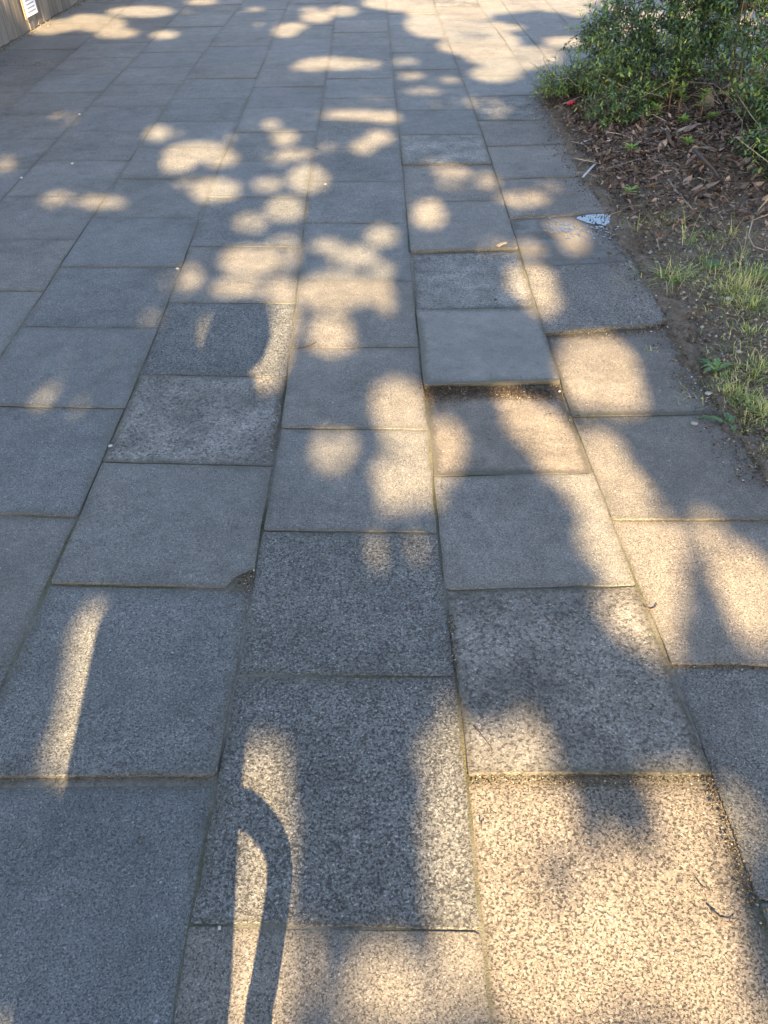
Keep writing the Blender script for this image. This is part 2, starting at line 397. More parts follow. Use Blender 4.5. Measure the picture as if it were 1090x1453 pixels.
for key, near in NEAR.items():
    a, b = key; rows = []
    for (p, q) in CJ.get(key, []):
        P, Q = gp(*p), gp(*q); m = (Q[1]-P[1])/(Q[0]-P[0])
        m = max(-0.09, min(0.09, m)); ym = (P[1]+Q[1])/2; xm = (P[0]+Q[0])/2
        rows.append((ym + m*(lx(a, ym)-xm), ym + m*(lx(b, ym)-xm)))
    if not rows: rows = [(near, near)]
    rows.sort()
    full = [rows[0]]
    for r in rows[1:]:
        p = full[-1]; gap = (r[0]+r[1]-p[0]-p[1])/2; n = max(1, round(gap/0.52))
        for i in range(1, n): full.append((p[0]+(r[0]-p[0])*i/n + random.uniform(-.01, .01), p[1]+(r[1]-p[1])*i/n + random.uniform(-.01, .01)))
        full.append(r)
    while (full[0][0]) > near + 0.3: full.insert(0, (full[0][0]-0.515, full[0][1]-0.515))
    while full[-1][0] < FAR:
        s = 0.518 + random.uniform(-.012, .012); full.append((full[-1][0]+s, full[-1][1]+s+random.uniform(-.006, .006)))
    columns[key] = full

pave = mesh_obj('pavement', *(lambda nx, ny, x0, x1, y0, y1: (
    [(x0+(x1-x0)*i/nx, y0+(y1-y0)*j/ny, -0.0020 + 0.0026*mnoise.noise(Vector(((x0+(x1-x0)*i/nx)*5, (y0+(y1-y0)*j/ny)*5, 3.3))) + 0.002*mnoise.noise(Vector(((x0+(x1-x0)*i/nx)*31, (y0+(y1-y0)*j/ny)*31, 1.3)))) for j in range(ny+1) for i in range(nx+1)],
    [(j*(nx+1)+i, j*(nx+1)+i+1, (j+1)*(nx+1)+i+1, (j+1)*(nx+1)+i) for j in range(ny) for i in range(nx)]))(90, 260, -3.25, 1.13, -1.3, 12.4), M['joint'])
pave['kind'] = 'structure'
mesh_obj('pavement_base', *(lambda nx, ny, x0, x1, y0, y1: (
    [(x0+(x1-x0)*i/nx, y0+(y1-y0)*j/ny, -0.0022 + 0.002*mnoise.noise(Vector((i*.7, j*.7, 3.3)))) for j in range(ny+1) for i in range(nx+1)],
    [(j*(nx+1)+i, j*(nx+1)+i+1, (j+1)*(nx+1)+i+1, (j+1)*(nx+1)+i) for j in range(ny) for i in range(nx)]))(40, 80, 1.1301, 4.3, 5.9, 12.4), M['joint'], pave)['kind'] = 'stuff'

SLABS = []
def slab(corners, zc, mat, color, gapw=0.004, chip=None, near=True, label=None):
    """corners: near-left, near-right, far-right, far-left in plan; zc: heights of the four corners"""
    c = [Vector((p[0], p[1])) for p in corners]
    cen = sum(c, Vector((0, 0)))/4
    SLABS.append((np.array([tuple(p) for p in c]), np.array(zc)))
    c = [p + (cen-p).normalized()*gapw*1.45 for p in c]
    m = 7 if near else 3
    out = []
    chip = chip or {}
    for k in range(4):
        p, q = c[k], c[(k+1) % 4]; d = (q-p); L = d.length; d.normalize(); nrm = Vector((d.y, -d.x))
        prev = c[k-1]; e = (prev-p).normalized()
        r = chip.get(k, random.choice((0.004, 0.006, 0.008, 0.012)))
        if k in chip:
            for a in (0.0, 0.5, 1.0):
                w = p + e*r*(1-a)*random.uniform(.9, 1.1) + d*r*a*random.uniform(.9, 1.1)
                w = w + (cen-p).normalized()*r*0.22*(1-abs(a-.5)*2)
                out.append(w)
        else:
            out.append(p + e*r); out.append(p + (d+e)*r*0.28); out.append(p + d*r)
        for i in range(1, m):
            out.append(p + d*(L*i/m) - nrm*(random.choice((0, 0, 0, 0, 1.8))*random.uniform(0, .0022) + random.uniform(-0.0006, 0.0018 if near else 0.001)))
    n = len(out)
    (x0, y0), (x1, y1) = c[0], c[2]
    def zt(p):
        u = min(1, max(0, (p.x-c[0].x)/max(1e-6, c[1].x-c[0].x))); v = min(1, max(0, (p.y-c[0].y)/max(1e-6, c[3].y-c[0].y)))
        return (zc[0]*(1-u)+zc[1]*u)*(1-v) + (zc[3]*(1-u)+zc[2]*u)*v
    V = []; E = []; bev = 0.0017 if near else 0.0016
    for p in out: V.append((p.x, p.y, -0.07)); E.append(1)
    for p in out: V.append((p.x, p.y, zt(p)-bev*random.uniform(.8, 1.5))); E.append(1)
    for p in out:
        q = p + (cen-p).normalized()*bev*random.uniform(.9, 1.8); V.append((q.x, q.y, zt(q)-0.0004)); E.append(1)
    for p in out:
        q = p + (cen-p)*0.24; V.append((q.x, q.y, zt(q))); E.append(0)
    Fc = []
    for r_ in range(3):
        for k in range(n):
            k2 = (k+1) % n; Fc.append((r_*n+k, r_*n+k2, (r_+1)*n+k2, (r_+1)*n+k))
    Fc.append(tuple(3*n+k for k in range(n)))
    o = mesh_obj('paving_slab', V, Fc, mat, pave, origin=(cen.x, cen.y, 0), attrs={'edge': E})
    o.color = (*color, 1)
    if label: o['label'] = label
    return o

GREY = (0.176, 0.163, 0.145)
def tint(f, w=0.0): return tuple(max(0.01, GREY[i]*f*(1 + w*(1-i))) for i in range(3))
# how single slabs differ: (column, row counted from the first measured joint) -> finish, brightness, warmth, corner heights in mm, chips, label
SPEC = {
('B','A',-1): ('fine', 1.05, .06, (0,0,0,0), {}, None),
('B','A',0): ('coarse', .95, -.02, (1,1,0,0), {}, 'dark slab with coarse pitted aggregate'),
('B','A',1): ('coarse', .98, -.02, (0,0,1,2), {}, None),
('B','A',2): ('fine', 1.05, .0, (3,3,2,1), {}, None),
('B','A',3): ('fine', 1.05, .03, (5,2,1,6), {}, None),
('B','A',4): ('fine', 1.0, .03, (4,3,2,2), {}, None),
('A','G',-1): ('pitted', 1.1, .12, (0,0,-7,-6), {}, 'pale sandy slab with dark pits'),
('A','G',0): ('rough', 1.05, .03, (5,6,3,2), {}, 'mottled slab with lichen stains'),
('A','G',1): ('fine', 1.12, .02, (4,2,3,3), {}, None),
('A','G',2): ('dirty', 1.02, .10, (2,-2,-9,-10), {}, 'slab with dirty far edge'),
('A','G',3): ('smooth', .98, .03, (9,11,4,3), {}, 'smooth raised slab'),
('A','G',4): ('rough', 1.15, .0, (0,0,-6,-5), {}, None),
('A','G',5): ('fine', 1.08, .02, (7,6,3,2), {}, None),
('A','G',6): ('medium', 1.05, .04, (2,2,-3,-3), {}, None),
('A','G',7): ('rough', 1.2, .0, (4,5,0,0), {}, None),
('A','G',8): ('fine', .88, -.04, (0,0,0,0), {}, None),
('G','H',-1): ('medium', 1.0, .0, (2,2,-5,-3), {}, None),
('G','H',0): ('fine', 1.1, .08, (4,4,-3,-2), {}, None),
('G','H',1): ('fine', .92, .06, (3,2,1,1), {}, None),
('G','H',2): ('dirty', .90, .07, (2,1,-8,-7), {}, None),
('G','H',3): ('coarse', 1.12, .03, (7,6,3,1), {1: .03}, 'raised coarse slab beside the soil'),
('G','H',4): ('wet', .62, .06, (0,0,0,0), {}, 'wet slab under the puddle'),
('G','H',5): ('medium', 1.15, .05, (9,7,2,3), {}, None),
('G','H',6): ('fine', 1.05, .03, (6,6,1,1), {}, None),
('G','H',7): ('medium', .95, .03, (3,3,0,0), {}, None),
('C','B',-1): ('fine', .92, -.06, (0,0,-4,-5), {}, None),
('C','B',0): ('medium', .98, -.04, (6,5,-2,-1), {}, None),
('C','B',1): ('fine', 1.02, .0, (5,3,2,2), {1: .062}, 'slab with a broken corner'),
('C','B',2): ('rough', 1.12, .02, (3,1,1,2), {}, None),
('C','B',3): ('coarse', .92, -.05, (1,1,1,1), {}, None),
('C','B',4): ('fine', 1.0, .02, (2,2,-4,0), {}, None),
('D','C',0): ('medium', .98, -.05, (2,3,2,2), {}, None),
('D','C',1): ('fine', .98, -.04, (4,5,3,2), {}, None),
('D','C',2): ('medium', .94, -.05, (1,1,1,1), {}, None),
('D','C',3): ('fine', .98, -.05, (3,4,1,1), {1: .02}, None),
}
nslab = 0
for key, rows in columns.items():
    a, b = key
    first = None
    if CJ.get(key):
        p, q = CJ[key][0]; first = (gp(*p)[1] + gp(*q)[1])/2
        first = int(np.argmin([abs((r[0]+r[1])/2 - first) for r in rows]))
    for j in range(len(rows)-1):
        (yl0, yr0), (yl1, yr1) = rows[j], rows[j+1]
        cs = [(lx(a, yl0), yl0), (lx(b, yr0), yr0), (lx(b, yr1), yr1), (lx(a, yl1), yl1)]
        sp = SPEC.get((a, b, j-first)) if first is not None and key in (('B','A'), ('A','G'), ('G','H'), ('C','B'), ('D','C')) else None
        yc = (yl0+yl1)/2
        if yc < -0.9: continue
        gapw = random.choice((.0008, .001, .0014, .002, .0028))
        if sp:
            fin, br, wm, zz, chip, lab = sp; zc = [z*0.001 + random.uniform(-.0006, .0006) for z in zz]
        else:
            fin = random.choice(('fine', 'fine', 'fine', 'medium', 'medium')) if key not in (('G','H'),) else random.choice(('medium', 'rough', 'fine'))
            br = random.uniform(.93, 1.05); wm = random.uniform(-.04, .02); lab = None; chip = {}
            if random.random() < .3: chip = {random.randrange(4): random.uniform(.008, .026)}
            z = random.uniform(-.0015, .0025); zc = [z + random.uniform(-.0018, .0018) for _ in range(4)]
        if key == ('C','B') and j - first == -1: cs[2] = (cs[2][0], cs[2][1]-0.012); cs[3] = (cs[3][0], cs[3][1]-0.014)
        if key == ('A','G') and j - first == -1: cs[2] = (cs[2][0], cs[2][1]-0.010); cs[3] = (cs[3][0], cs[3][1]-0.006)
        if key == ('W','F'): br *= 0.95; wm += .03
        slab(cs, zc, M[fin], tint(br, wm), gapw, chip, near=yc < 4.2, label=lab); nslab += 1
def settle(o, drop=.0006, grow=.055):
    me = o.data; n = len(me.vertices); v = np.zeros(n*3); me.vertices.foreach_get('co', v); v = v.reshape(-1, 3)
    for c, z in SLABS:
        x0, y0 = c.min(0) - grow; x1, y1 = c.max(0) + grow
        k = np.where((v[:, 0] > x0) & (v[:, 0] < x1) & (v[:, 1] > y0) & (v[:, 1] < y1))[0]
        if not len(k): continue
        a = np.clip((v[k, 0]-c[0, 0])/(c[1, 0]-c[0, 0]), 0, 1); b = np.clip((v[k, 1]-c[0, 1])/(c[3, 1]-c[0, 1]), 0, 1)
        zt = (z[0]*(1-a)+z[1]*a)*(1-b) + (z[3]*(1-a)+z[2]*a)*b
        v[k, 2] = np.minimum(v[k, 2], zt - drop)
    me.vertices.foreach_set('co', v.ravel()); me.update()
v_ = [(v.index, v.co.x, v.co.y) for v in pave.data.vertices]
for i_, x_, y_ in v_:
    if y_ < 5.9 and x_ > lx('H', y_) - .02: pave.data.vertices[i_].co.z = -.06
settle(pave); settle(bpy.data.objects['pavement_base'])

# ------------------------------------------------------------------ puddle
def blob(px_pts, z, jitter=0.004, sub=5):
    pts = []
    P = [Vector(gp(*p)) for p in px_pts]; n = len(P)
    for i in range(n):
        for k in range(sub):
            t = k/sub; p0, p1, p2, p3 = P[i-1], P[i], P[(i+1) % n], P[(i+2) % n]
            q = 0.5*((2*p1) + (p2-p0)*t + (2*p0-5*p1+4*p2-p3)*t*t + (3*p1-p0-3*p2+p3)*t*t*t)
            pts.append((q.x + random.uniform(-jitter, jitter), q.y + random.uniform(-jitter, jitter), z))
    return pts
t = NT('puddle_water'); t.b.inputs['Base Color'].default_value = (0.02, 0.022, 0.022, 1); t.b.inputs['Roughness'].default_value = 0.03
t.b.inputs['IOR'].default_value = 1.9; t.b.inputs['Specular IOR Level'].default_value = 0.8
M['water'] = t.m
pz = 0.0030
def pool(px_pts, z):
    P = blob(px_pts, z, .0012, 6); c = sum((Vector(p) for p in P), Vector())/len(P)
    k0 = len(V); V.append(tuple(c)); V.extend(P); n = len(P)
    for i in range(n): Fc.append((k0, k0+1+i, k0+1+(i+1) % n))
V = []; Fc = []
pool([(818,310),(832,306),(850,304.5),(868,304),(874,311),(877,317),(866,318),(862,322),(852,319),(842,319),(829,315)], pz)
for k in range(190):
    q = random.random()
    if q < .55: x, y = random.gauss(801, 13), random.gauss(324, 5.5)
    elif q < .8: x, y = random.gauss(862, 9), random.gauss(323, 2.5)
    else: x, y = random.gauss(840, 20), random.gauss(330, 5)
    c = gp(x, y, pz + .0002 + k*2e-6); r = random.uniform(.0015, .0055); k0 = len(V); V.append(c)
    for m in range(7): V.append((c[0]+r*1.5*math.cos(m*.8976)*random.uniform(.5, 1.2), c[1]+r*1.5*math.sin(m*.8976)*random.uniform(.5, 1.2), c[2]))
    for m in range(7): Fc.append((k0, k0+1+m, k0+1+(m+1) % 7))
mesh_obj('puddle', V, Fc, M['water'])['kind'] = 'structure'

# ------------------------------------------------------------------ soil bed
def hn(x, y, s, o=0.0): return mnoise.fractal(Vector((x*s, y*s, o)), 0.6, 2.1, 4)
def edge_x(y): return lx('H', y)
def soil_z(x, y):
    d = x - edge_x(y)
    rise = 0.05*min(1, max(0, (d-.1)/.9)) + 0.05*math.exp(-(((x-1.9)/.5)**2 + ((y-4.4)/.7)**2))
    return -0.018 + 0.028*min(1, max(0, d/.25)) + rise + 0.016*hn(x, y, 3.1, 5) + 0.007*hn(x, y, 14, 2)
NX, NY = 110, 260; X0, X1, Y0, Y1 = 0.92, 4.2, -0.9, 5.93
gx = X0 + (X1-X0)*(np.arange(NX+1)/NX)**1.5
gyv = np.linspace(Y0, Y1, NY+1)
V = []
for y in gyv:
    for x in gx:
        z = soil_z(x, y)
        d = x - edge_x(y) + 0.05*hn(x, y, 7, 1.7)
        if d < 0.06: z = z*max(0, d/.06)*.5 + .0075 + 0.004*hn(x, y, 22, 8)
        if d < 0.0: z += d*.55
        z = max(z, -.05)
        V.append((x, y, z))
bed = mesh_obj('soil_bed', V, [(j*(NX+1)+i, j*(NX+1)+i+1, (j+1)*(NX+1)+i+1, (j+1)*(NX+1)+i) for j in range(NY) for i in range(NX)], M['soil'], smooth=True)
bed['kind'] = 'structure'

# crumbs of soil, grit
def crumbs(name, pts, sizes, tones, mat=M['crumb']):
    pts = np.asarray(pts, float); n = len(pts)
    d = np.array([(1, 0, 0), (-1, 0, 0), (0, 1, 0), (0, -1, 0), (0, 0, .8), (0, 0, -.8)], float)
    ang = RNG.uniform(0, 6.28, n); ca, sa = np.cos(ang), np.sin(ang)
    v = d[None]*(np.asarray(sizes)[:, None, None]*RNG.uniform(.5, 1.25, (n, 6, 1)))
    x = v[..., 0]*ca[:, None] - v[..., 1]*sa[:, None]; y = v[..., 0]*sa[:, None] + v[..., 1]*ca[:, None]
    v = np.stack([x, y, v[..., 2]], -1) + pts[:, None]
    return quads_obj(name, v.reshape(-1, 3), 6, [(0, 2, 4), (2, 1, 4), (1, 3, 4), (3, 0, 4), (2, 0, 5), (1, 2, 5), (3, 1, 5), (0, 3, 5)], mat, tone=tones)
P_, S_, T_ = [], [], []
for _ in range(24000):
    y = random.uniform(1.1, 5.9); x = edge_x(y) + abs(random.gauss(0, .5)) - .02
    if x > 3: continue
    P_.append((x, y, soil_z(x, y) + .001)); S_.append(random.choice((.0018, .0022, .003, .004, .006, .009)) * random.uniform(.7, 1.3)); T_.append(random.random()**.7 if random.random() < .97 else 1)
def along(p, q, n, sx, sy, smin, smax, z=0.002):
    P, Q = gp(*p), gp(*q)
    for _ in range(n):
        u = random.random(); x = P[0]+(Q[0]-P[0])*u+random.gauss(0, sx); y = P[1]+(Q[1]-P[1])*u+random.gauss(0, sy)
        P_.append((x, y, z + random.uniform(-.002, .003))); S_.append(random.uniform(smin, smax)); T_.append(random.uniform(0, .8) if random.random() < .96 else 1)
for _ in range(420):
    P_.append((random.uniform(-2.6, 1.0), random.uniform(.4, 7.5), .0035)); S_.append(random.uniform(.0008, .0026)); T_.append(random.uniform(0, .6))
along((606,556),(800,553), 1300, .03, .028, .001, .0034, -.003)
along((606,556),(660,552), 500, .02, .05, .001, .003, .001)
along((780,478),(940,470), 420, .02, .018, .001, .003, -.002)
along((800,585),(820,600), 160, .03, .02, .001, .003, .001)
along((356,800),(345,838), 420, .016, .03, .001, .0028, -.001)
along((400,545),(388,640), 420, .008, .02, .001, .0022, .001)
along((668,1106),(1005,1104), 700, .02, .007, .001, .0026, -.003)
along((1007,1095),(1078,1297), 420, .01, .02, .001, .0028, .0)
along((0,1104),(310,1103), 380, .02, .008, .001, .002, -.004)
along((640,870),(648,965), 160, .004, .02, .001, .003, .001)
along((870,738),(1090,738), 120, .02, .004, .001, .002, -.001)
along((950,944),(1090,946), 160, .02, .005, .001, .003, -.002)
along((580,357),(740,355), 180, .02, .008, .001, .0025, -.002)
along((768,140),(1000,560), 3000, .055, .04, .001, .0055, .004)
along((985,520),(1090,690), 1100, .05, .03, .001, .005, .004)
k0_ = len(T_); along((600,553),(800,556), 2600, .03, .022, .001, .003, -.004); along((600,556),(640,556), 700, .03, .05, .001, .0025, .001); T_[k0_:] = [q_*.35 for q_ in T_[k0_:]]
tag(crumbs('soil_crumbs', P_, S_, T_), 'brown crumbs of soil and grit on the bed and in the joints', 'soil', kind='stuff')

# ------------------------------------------------------------------ leaf litter
def leaflets(c, dirs, nrm, L, W, curl, tone, name, mat, parent=None, origin=(0, 0, 0)):
    """folded leaves: 6 verts, two quads each. c base points, dirs axis, nrm approximate normals"""
    c, dirs, nrm = (np.asarray(a, float) for a in (c, dirs, nrm)); n = len(c)
    dirs = dirs/np.linalg.norm(dirs, axis=1, keepdims=True)
    side = np.cross(dirs, nrm); side /= np.maximum(1e-6, np.linalg.norm(side, axis=1, keepdims=True)); up = np.cross(side, dirs)
    L = np.broadcast_to(np.asarray(L, float), (n,))[:, None]; W = np.broadcast_to(np.asarray(W, float), (n,))[:, None]; cu = np.broadcast_to(np.asarray(curl, float), (n,))[:, None]
    b = c; tip = c + dirs*L - up*cu*L*.35
    m1 = c + dirs*L*.38; 
    l1 = m1 + side*W*.5 + up*W*.18*np.sign(cu+1e-9); r1 = m1 - side*W*.5 + up*W*.18*np.sign(cu+1e-9)
    m2 = c + dirs*L*.72 - up*cu*L*.12
    l2 = m2 + side*W*.36 + up*W*.10; r2 = m2 - side*W*.36 + up*W*.10
    v = np.stack([b, r1, r2, tip, l2, l1], 1)
    return quads_obj(name, v.reshape(-1, 3), 6, [(0, 1, 2, 3), (0, 3, 4, 5)], mat, parent, tone, origin)

def litter_zone(n):
    out = []
    while len(out) < n:
        y = random.uniform(3.35, 5.85); x = random.uniform(1.1, 3.0)
        d = x - edge_x(y); px_h = (x-1.95)/.75; py_h = (y-4.55)/1.0
        dens = math.exp(-(px_h**2+py_h**2)) + (0.35 if d < .35 and y > 4.0 else 0) + 0.06
        if d > .0 and random.random() < dens: out.append((x, y))
    return out
pts = litter_zone(19000)
for _ in range(420):
    y_ = random.uniform(3.0, 5.8); pts.append((edge_x(y_) + random.gauss(-.01, .05), y_))
n = len(pts)
ang = RNG.uniform(0, 6.283, n); sz = RNG.gamma(2.6, .0092, n).clip(.008, .075)
c = [(x, y, max(.004, soil_z(x, y)) + random.uniform(.001, .035)*(x > edge_x(y)+.08)) for x, y in pts]
sz = np.array([q*(.45 if x < edge_x(y)+.1 else 1) for q, (x, y) in zip(sz, pts)])
d = np.stack([np.cos(ang), np.sin(ang), RNG.normal(0, .38, n)], 1)
nr = np.stack([RNG.normal(0, .38, n), RNG.normal(0, .38, n), np.ones(n)], 1)
tag(leaflets(c, d, nr, sz, sz*RNG.uniform(.2, .5, n), RNG.normal(.2, .9, n), RNG.beta(1.5, 1.9, n), 'leaf_litter', M['dry']), 'heap of brown shrivelled leaf litter beneath the shrubs', 'leaf litter', kind='stuff')

G = Geo()
for _ in range(260):
    x, y = litter_zone(1)[0]; a = random.uniform(0, 6.28); L = random.uniform(.03, .16); z = soil_z(x, y) + random.uniform(.004, .02)
    p = [(x, y, z), (x+math.cos(a)*L*.5, y+math.sin(a)*L*.5, z+random.uniform(0, .02)), (x+math.cos(a+.3)*L, y+math.sin(a+.3)*L, z+random.uniform(-.004, .02))]
    G.tube(p, [random.uniform(.0008, .0022)]*3, 3)
tag(G.obj('twig_litter', M['twig_pale']), 'short dry twigs scattered through the leaf litter', 'twigs', kind='stuff')

def plate_leaf(px, py, L, W, a, label, tone, zoff=.015, tilt=.4):
    x, y, _ = gp(px, py); z = soil_z(x, y) + zoff; g = Geo(); n = 6
    ax = Vector((math.cos(a), math.sin(a), tilt)).normalized(); sd = Vector((-math.sin(a), math.cos(a), .1)).normalized(); up = ax.cross(sd)
    prof = [.04, .62, 1, .92, .66, .3, .03]
    for i, w in enumerate(prof):
        u = i/n
        for s in (-1, 0, 1):
            g.v.append(Vector((x, y, z)) + ax*L*(u-.5) + sd*W*.5*w*s*random.uniform(.85, 1.1) + up*(W*.22*abs(s)*w + .25*L*(u-.5)**2))
    for i in range(n):
        for s in range(2):
            b = i*3+s; g.f.append((b, b+1, b+4, b+3))
    nb = len(g.v)
    o = mesh_obj('dry_leaf', [tuple(p) for p in g.v], g.f, M['dry'], None, True, origin=(x, y, z), attrs={'tone': [tone]*nb})
    m = o.modifiers.new('thick', 'SOLIDIFY'); m.thickness = .0012
    return tag(o, label, 'leaf', 'large dry leaves lying under the shrubs')
plate_leaf(998,172,.15,.075,1.2,'largest pale brown dry leaf standing up behind the thin pinkish stem',.8,.05,.9)
plate_leaf(936,232,.11,.04,.9,'narrow tan dry leaf lying on the dark litter',.9,.03)
plate_leaf(973,212,.10,.06,.2,'olive brown dry leaf at the end of the thick stick',.7,.03)
plate_leaf(972,275,.09,.035,.8,'curled orange brown leaf crossed by a bent twig',.85,.02)
plate_leaf(1050,262,.09,.05,.3,'rust coloured curled leaf near the green clump on the right',.7,.03)
plate_leaf(932,210,.10,.05,.1,'flat mauve brown leaf left of the thick stick',.6,.02)
plate_leaf(1003,285,.10,.035,.15,'long grey brown leaf at the front of the litter heap',.75,.02)

# ------------------------------------------------------------------ sticks and small things one can pick out
def path_obj(name, pxs, r, mat, label, cat, group=None, z=.006, soil=False, sides=6, lift=None):
    g = Geo(); P = []
    for i, p in enumerate(pxs):
        w = gp(*p); zz = (soil_z(w[0], w[1]) + .006) if soil else z
        if lift: zz += lift[i]
        w = gp(p[0], p[1], zz); P.append(w)
    rr = [r*(1-.5*i/(len(P)-1)) for i in range(len(P))]
    g.tube(P, rr, sides); o = g.obj(name, mat, None, True, origin=P[0])
    return tag(o, label, cat, group)
TW = 'loose twigs lying on slabs and soil'
path_obj('twig', [(414,495),(428,494),(440,490),(449,485)], .0032, M['twig'], 'dark curved twig on the slab beside the round light spot', 'twig', TW)
path_obj('twig', [(1008,1290),(1018,1299),(1028,1308),(1040,1310),(1048,1304)], .0016, M['twig'], 'reddish hooked twig on the sunny pitted slab', 'twig', TW, .004)
path_obj('twig', [(993,1253),(999,1262),(1007,1268)], .0013, M['twig'], 'tiny dark twig above the reddish hooked one', 'twig', TW, .004)
path_obj('twig', [(683,1165),(684,1180)], .0014, M['twig'], 'short upright twig near the corner of the sunny pitted slab', 'twig', TW, .004)
path_obj('twig', [(772,873),(780,880),(790,886)], .0014, M['twig'], 'thin dark twig on the mottled lichen slab', 'twig', TW, .008)
path_obj('twig', [(915,860),(922,865),(930,862),(932,856)], .0018, M['twig'], 'brown curled twig lying over the long joint in the sun beam', 'twig', TW, .005)
path_obj('twig', [(672,1030),(681,1040),(697,1060),(699,1075)], .0012, M['twig'], 'bent twig above the wide dirty joint', 'twig', TW, .006)
path_obj('twig', [(948,255),(960,272),(972,285),(984,298)], .006, M['twig_pale'], 'bent tan twig across the front of the litter', 'twig', TW, soil=True)
path_obj('stick', [(985,212),(1000,228),(1012,240),(1021,253)], .011, M['twig'], 'thickest brown stick lying in the leaf litter', 'stick', None, soil=True, lift=[.04, .02, .01, 0])
path_obj('stick', [(947,186),(950,198),(955,206),(960,214)], .011, M['twig'], 'stout stub of a stick left of the litter hollow', 'stick', None, soil=True, lift=[.07, .04, .02, 0])
path_obj('twig', [(853,242),(880,234),(905,226),(925,220)], .0045, M['twig_pale'], 'long straight pale twig running into the litter from the white strip', 'twig', TW, soil=True)
path_obj('dry_stalk', [(1092,280),(1078,296),(1067,315),(1062,335),(1070,350),(1085,355),(1100,353)], .0035, M['twig_pale'], 'looping pale dry stalk at the right edge above the grass', 'stalk', None, soil=True, lift=[.12, .08, .05, .03, .015, .01, .01])
path_obj('dry_stalk', [(1100,300),(1070,312),(1055,318)], .003, M['twig_pale'], 'straight pale stalk crossing the looping one', 'stalk', None, soil=True, lift=[.08, .03, 0])
g = Geo(); 
def strip(name, p, q, w, th, mat, label, cat, z):
    P, Q = Vector(gp(*p, z)), Vector(gp(*q, z)); d = (Q-P); a = math.atan2(d.y, d.x); g = Geo()
    ring = []
    for i in range(5):
        u = i/4; c_ = P.lerp(Q, u); s_ = Vector((-math.sin(a), math.cos(a), 0)); k = w*(1-.15*abs(u-.5))*.5; b = .003*math.sin(u*3.1)
        ring.append([c_ + s_*k + Vector((0, 0, b)), c_ - s_*k + Vector((0, 0, b)), c_ - s_*k*.8 + Vector((0, 0, b+th)), c_ + s_*k*.8 + Vector((0, 0, b+th))])
    g.rings(ring); return tag(g.obj(name, mat, origin=P), label, cat)
strip('plastic_strip', (827,252), (849,229), .011, .004, M['white'], 'long white strip lying across the edge of the paving', 'litter', .012)
strip('plastic_strip', (825,204), (842,197), .014, .004, M['white'], 'short white strip on the brown mulch behind the long one', 'litter', .012)
strip('wood_chip', (706,350), (718,345), .016, .006, M['twig_pale'], 'small pale wood chip on the slab left of the puddle', 'litter', .008)
w_ = gp(810, 147, .05); g = Geo(); n_ = 6
for i in range(n_+1):
    for k in range(n_+1):
        g.v.append(Vector((w_[0]+(i/n_-.5)*.045, w_[1]+(k/n_-.5)*.03, w_[2] + .016*mnoise.noise(Vector((i*.9, k*.9, 4.2))) + .008*mnoise.noise(Vector((i*2.1, k*2.3, 1.2))) + .012*(i/n_))))
for i in range(n_):
    for k in range(n_): q = i*(n_+1)+k; g.f.append((q, q+n_+1, q+n_+2, q+1))
sc_ = g.obj('plastic_scrap', M['red'], None, False, origin=w_); sc_.modifiers.new('thick', 'SOLIDIFY').thickness = .001
tag(sc_, 'small crumpled red scrap caught in the low plants by the paving corner', 'litter')

def pebble(px, py, r, mat, label, name='pebble', z=None, flat=.6):
    w = gp(px, py); zz = soil_z(w[0], w[1]) if w[0] > edge_x(w[1]) else 0.001
    bm = bmesh.new(); bmesh.ops.create_icosphere(bm, subdivisions=2, radius=1)
    s = random.uniform(0, 50)
    for v in bm.verts:
        k = 1 + .45*mnoise.noise(v.co*1.3 + Vector((s, s, s))); v.co = Vector((v.co.x*r*k*1.25, v.co.y*r*k, v.co.z*r*k*flat))
    me = bpy.data.meshes.new(name); bm.to_mesh(me); bm.free(); me.materials.append(mat)
    me.polygons.foreach_set('use_smooth', [True]*len(me.polygons))
    o = bpy.data.objects.new(name, me); COL.objects.link(o); o.location = (w[0], w[1], zz + r*flat*.6); o.rotation_euler = (0, 0, random.uniform(0, 6))
    return tag(o, label, 'stone', 'pebbles and bits lying on the paving')
for px, py, r, mt, lab in [
 (312,1317,.0055,'white','white lump on the joint right of the dark shadow'), (157,634,.012,'white','white pebble wedged in the long diagonal joint'),
 (252,382,.012,'white','pale pebble at the slab corner by the mossy joint'), (245,927,.004,'white','tiny white grain in the middle of the dark slab'),
 (703,426,.011,'twig','black seed pod at the slab edge above the smooth slab'), (788,535,.015,'pebble','grey pebble at the right corner of the smooth raised slab'),
 (794,556,.008,'white','white chip on the dirt in front of the smooth raised slab'), (985,602,.018,'pebble','flat grey stone at the paving edge below the dandelion'),
 (1005,560,.02,'pebble','largest grey stone beside the dandelion leaves'), (970,424,.010,'white','white chip on the soil right of the raised coarse slab'),
 (940,427,.012,'white','long white fragment where the paving meets the soil'), (1032,432,.02,'white','crumpled white scrap in the dry grass clump'),
 (1006,412,.012,'white','white speck on the left of the dry grass clump'), (620,769,.004,'pebble','small dark stone in the joint below the sunny slab'),
 (594,695,.0035,'white','white grain just under the round light spots'), (462,262,.01,'white','pale fleck right of the round light spot'),
 (113,163,.016,'white','pale pebble on the far left joint'), (103,233,.016,'white','pale pebble on the left slabs'), (31,253,.015,'white','pale pebble near the left edge of the photo')]:
    pebble(px, py, r*.5, M[mt], lab)

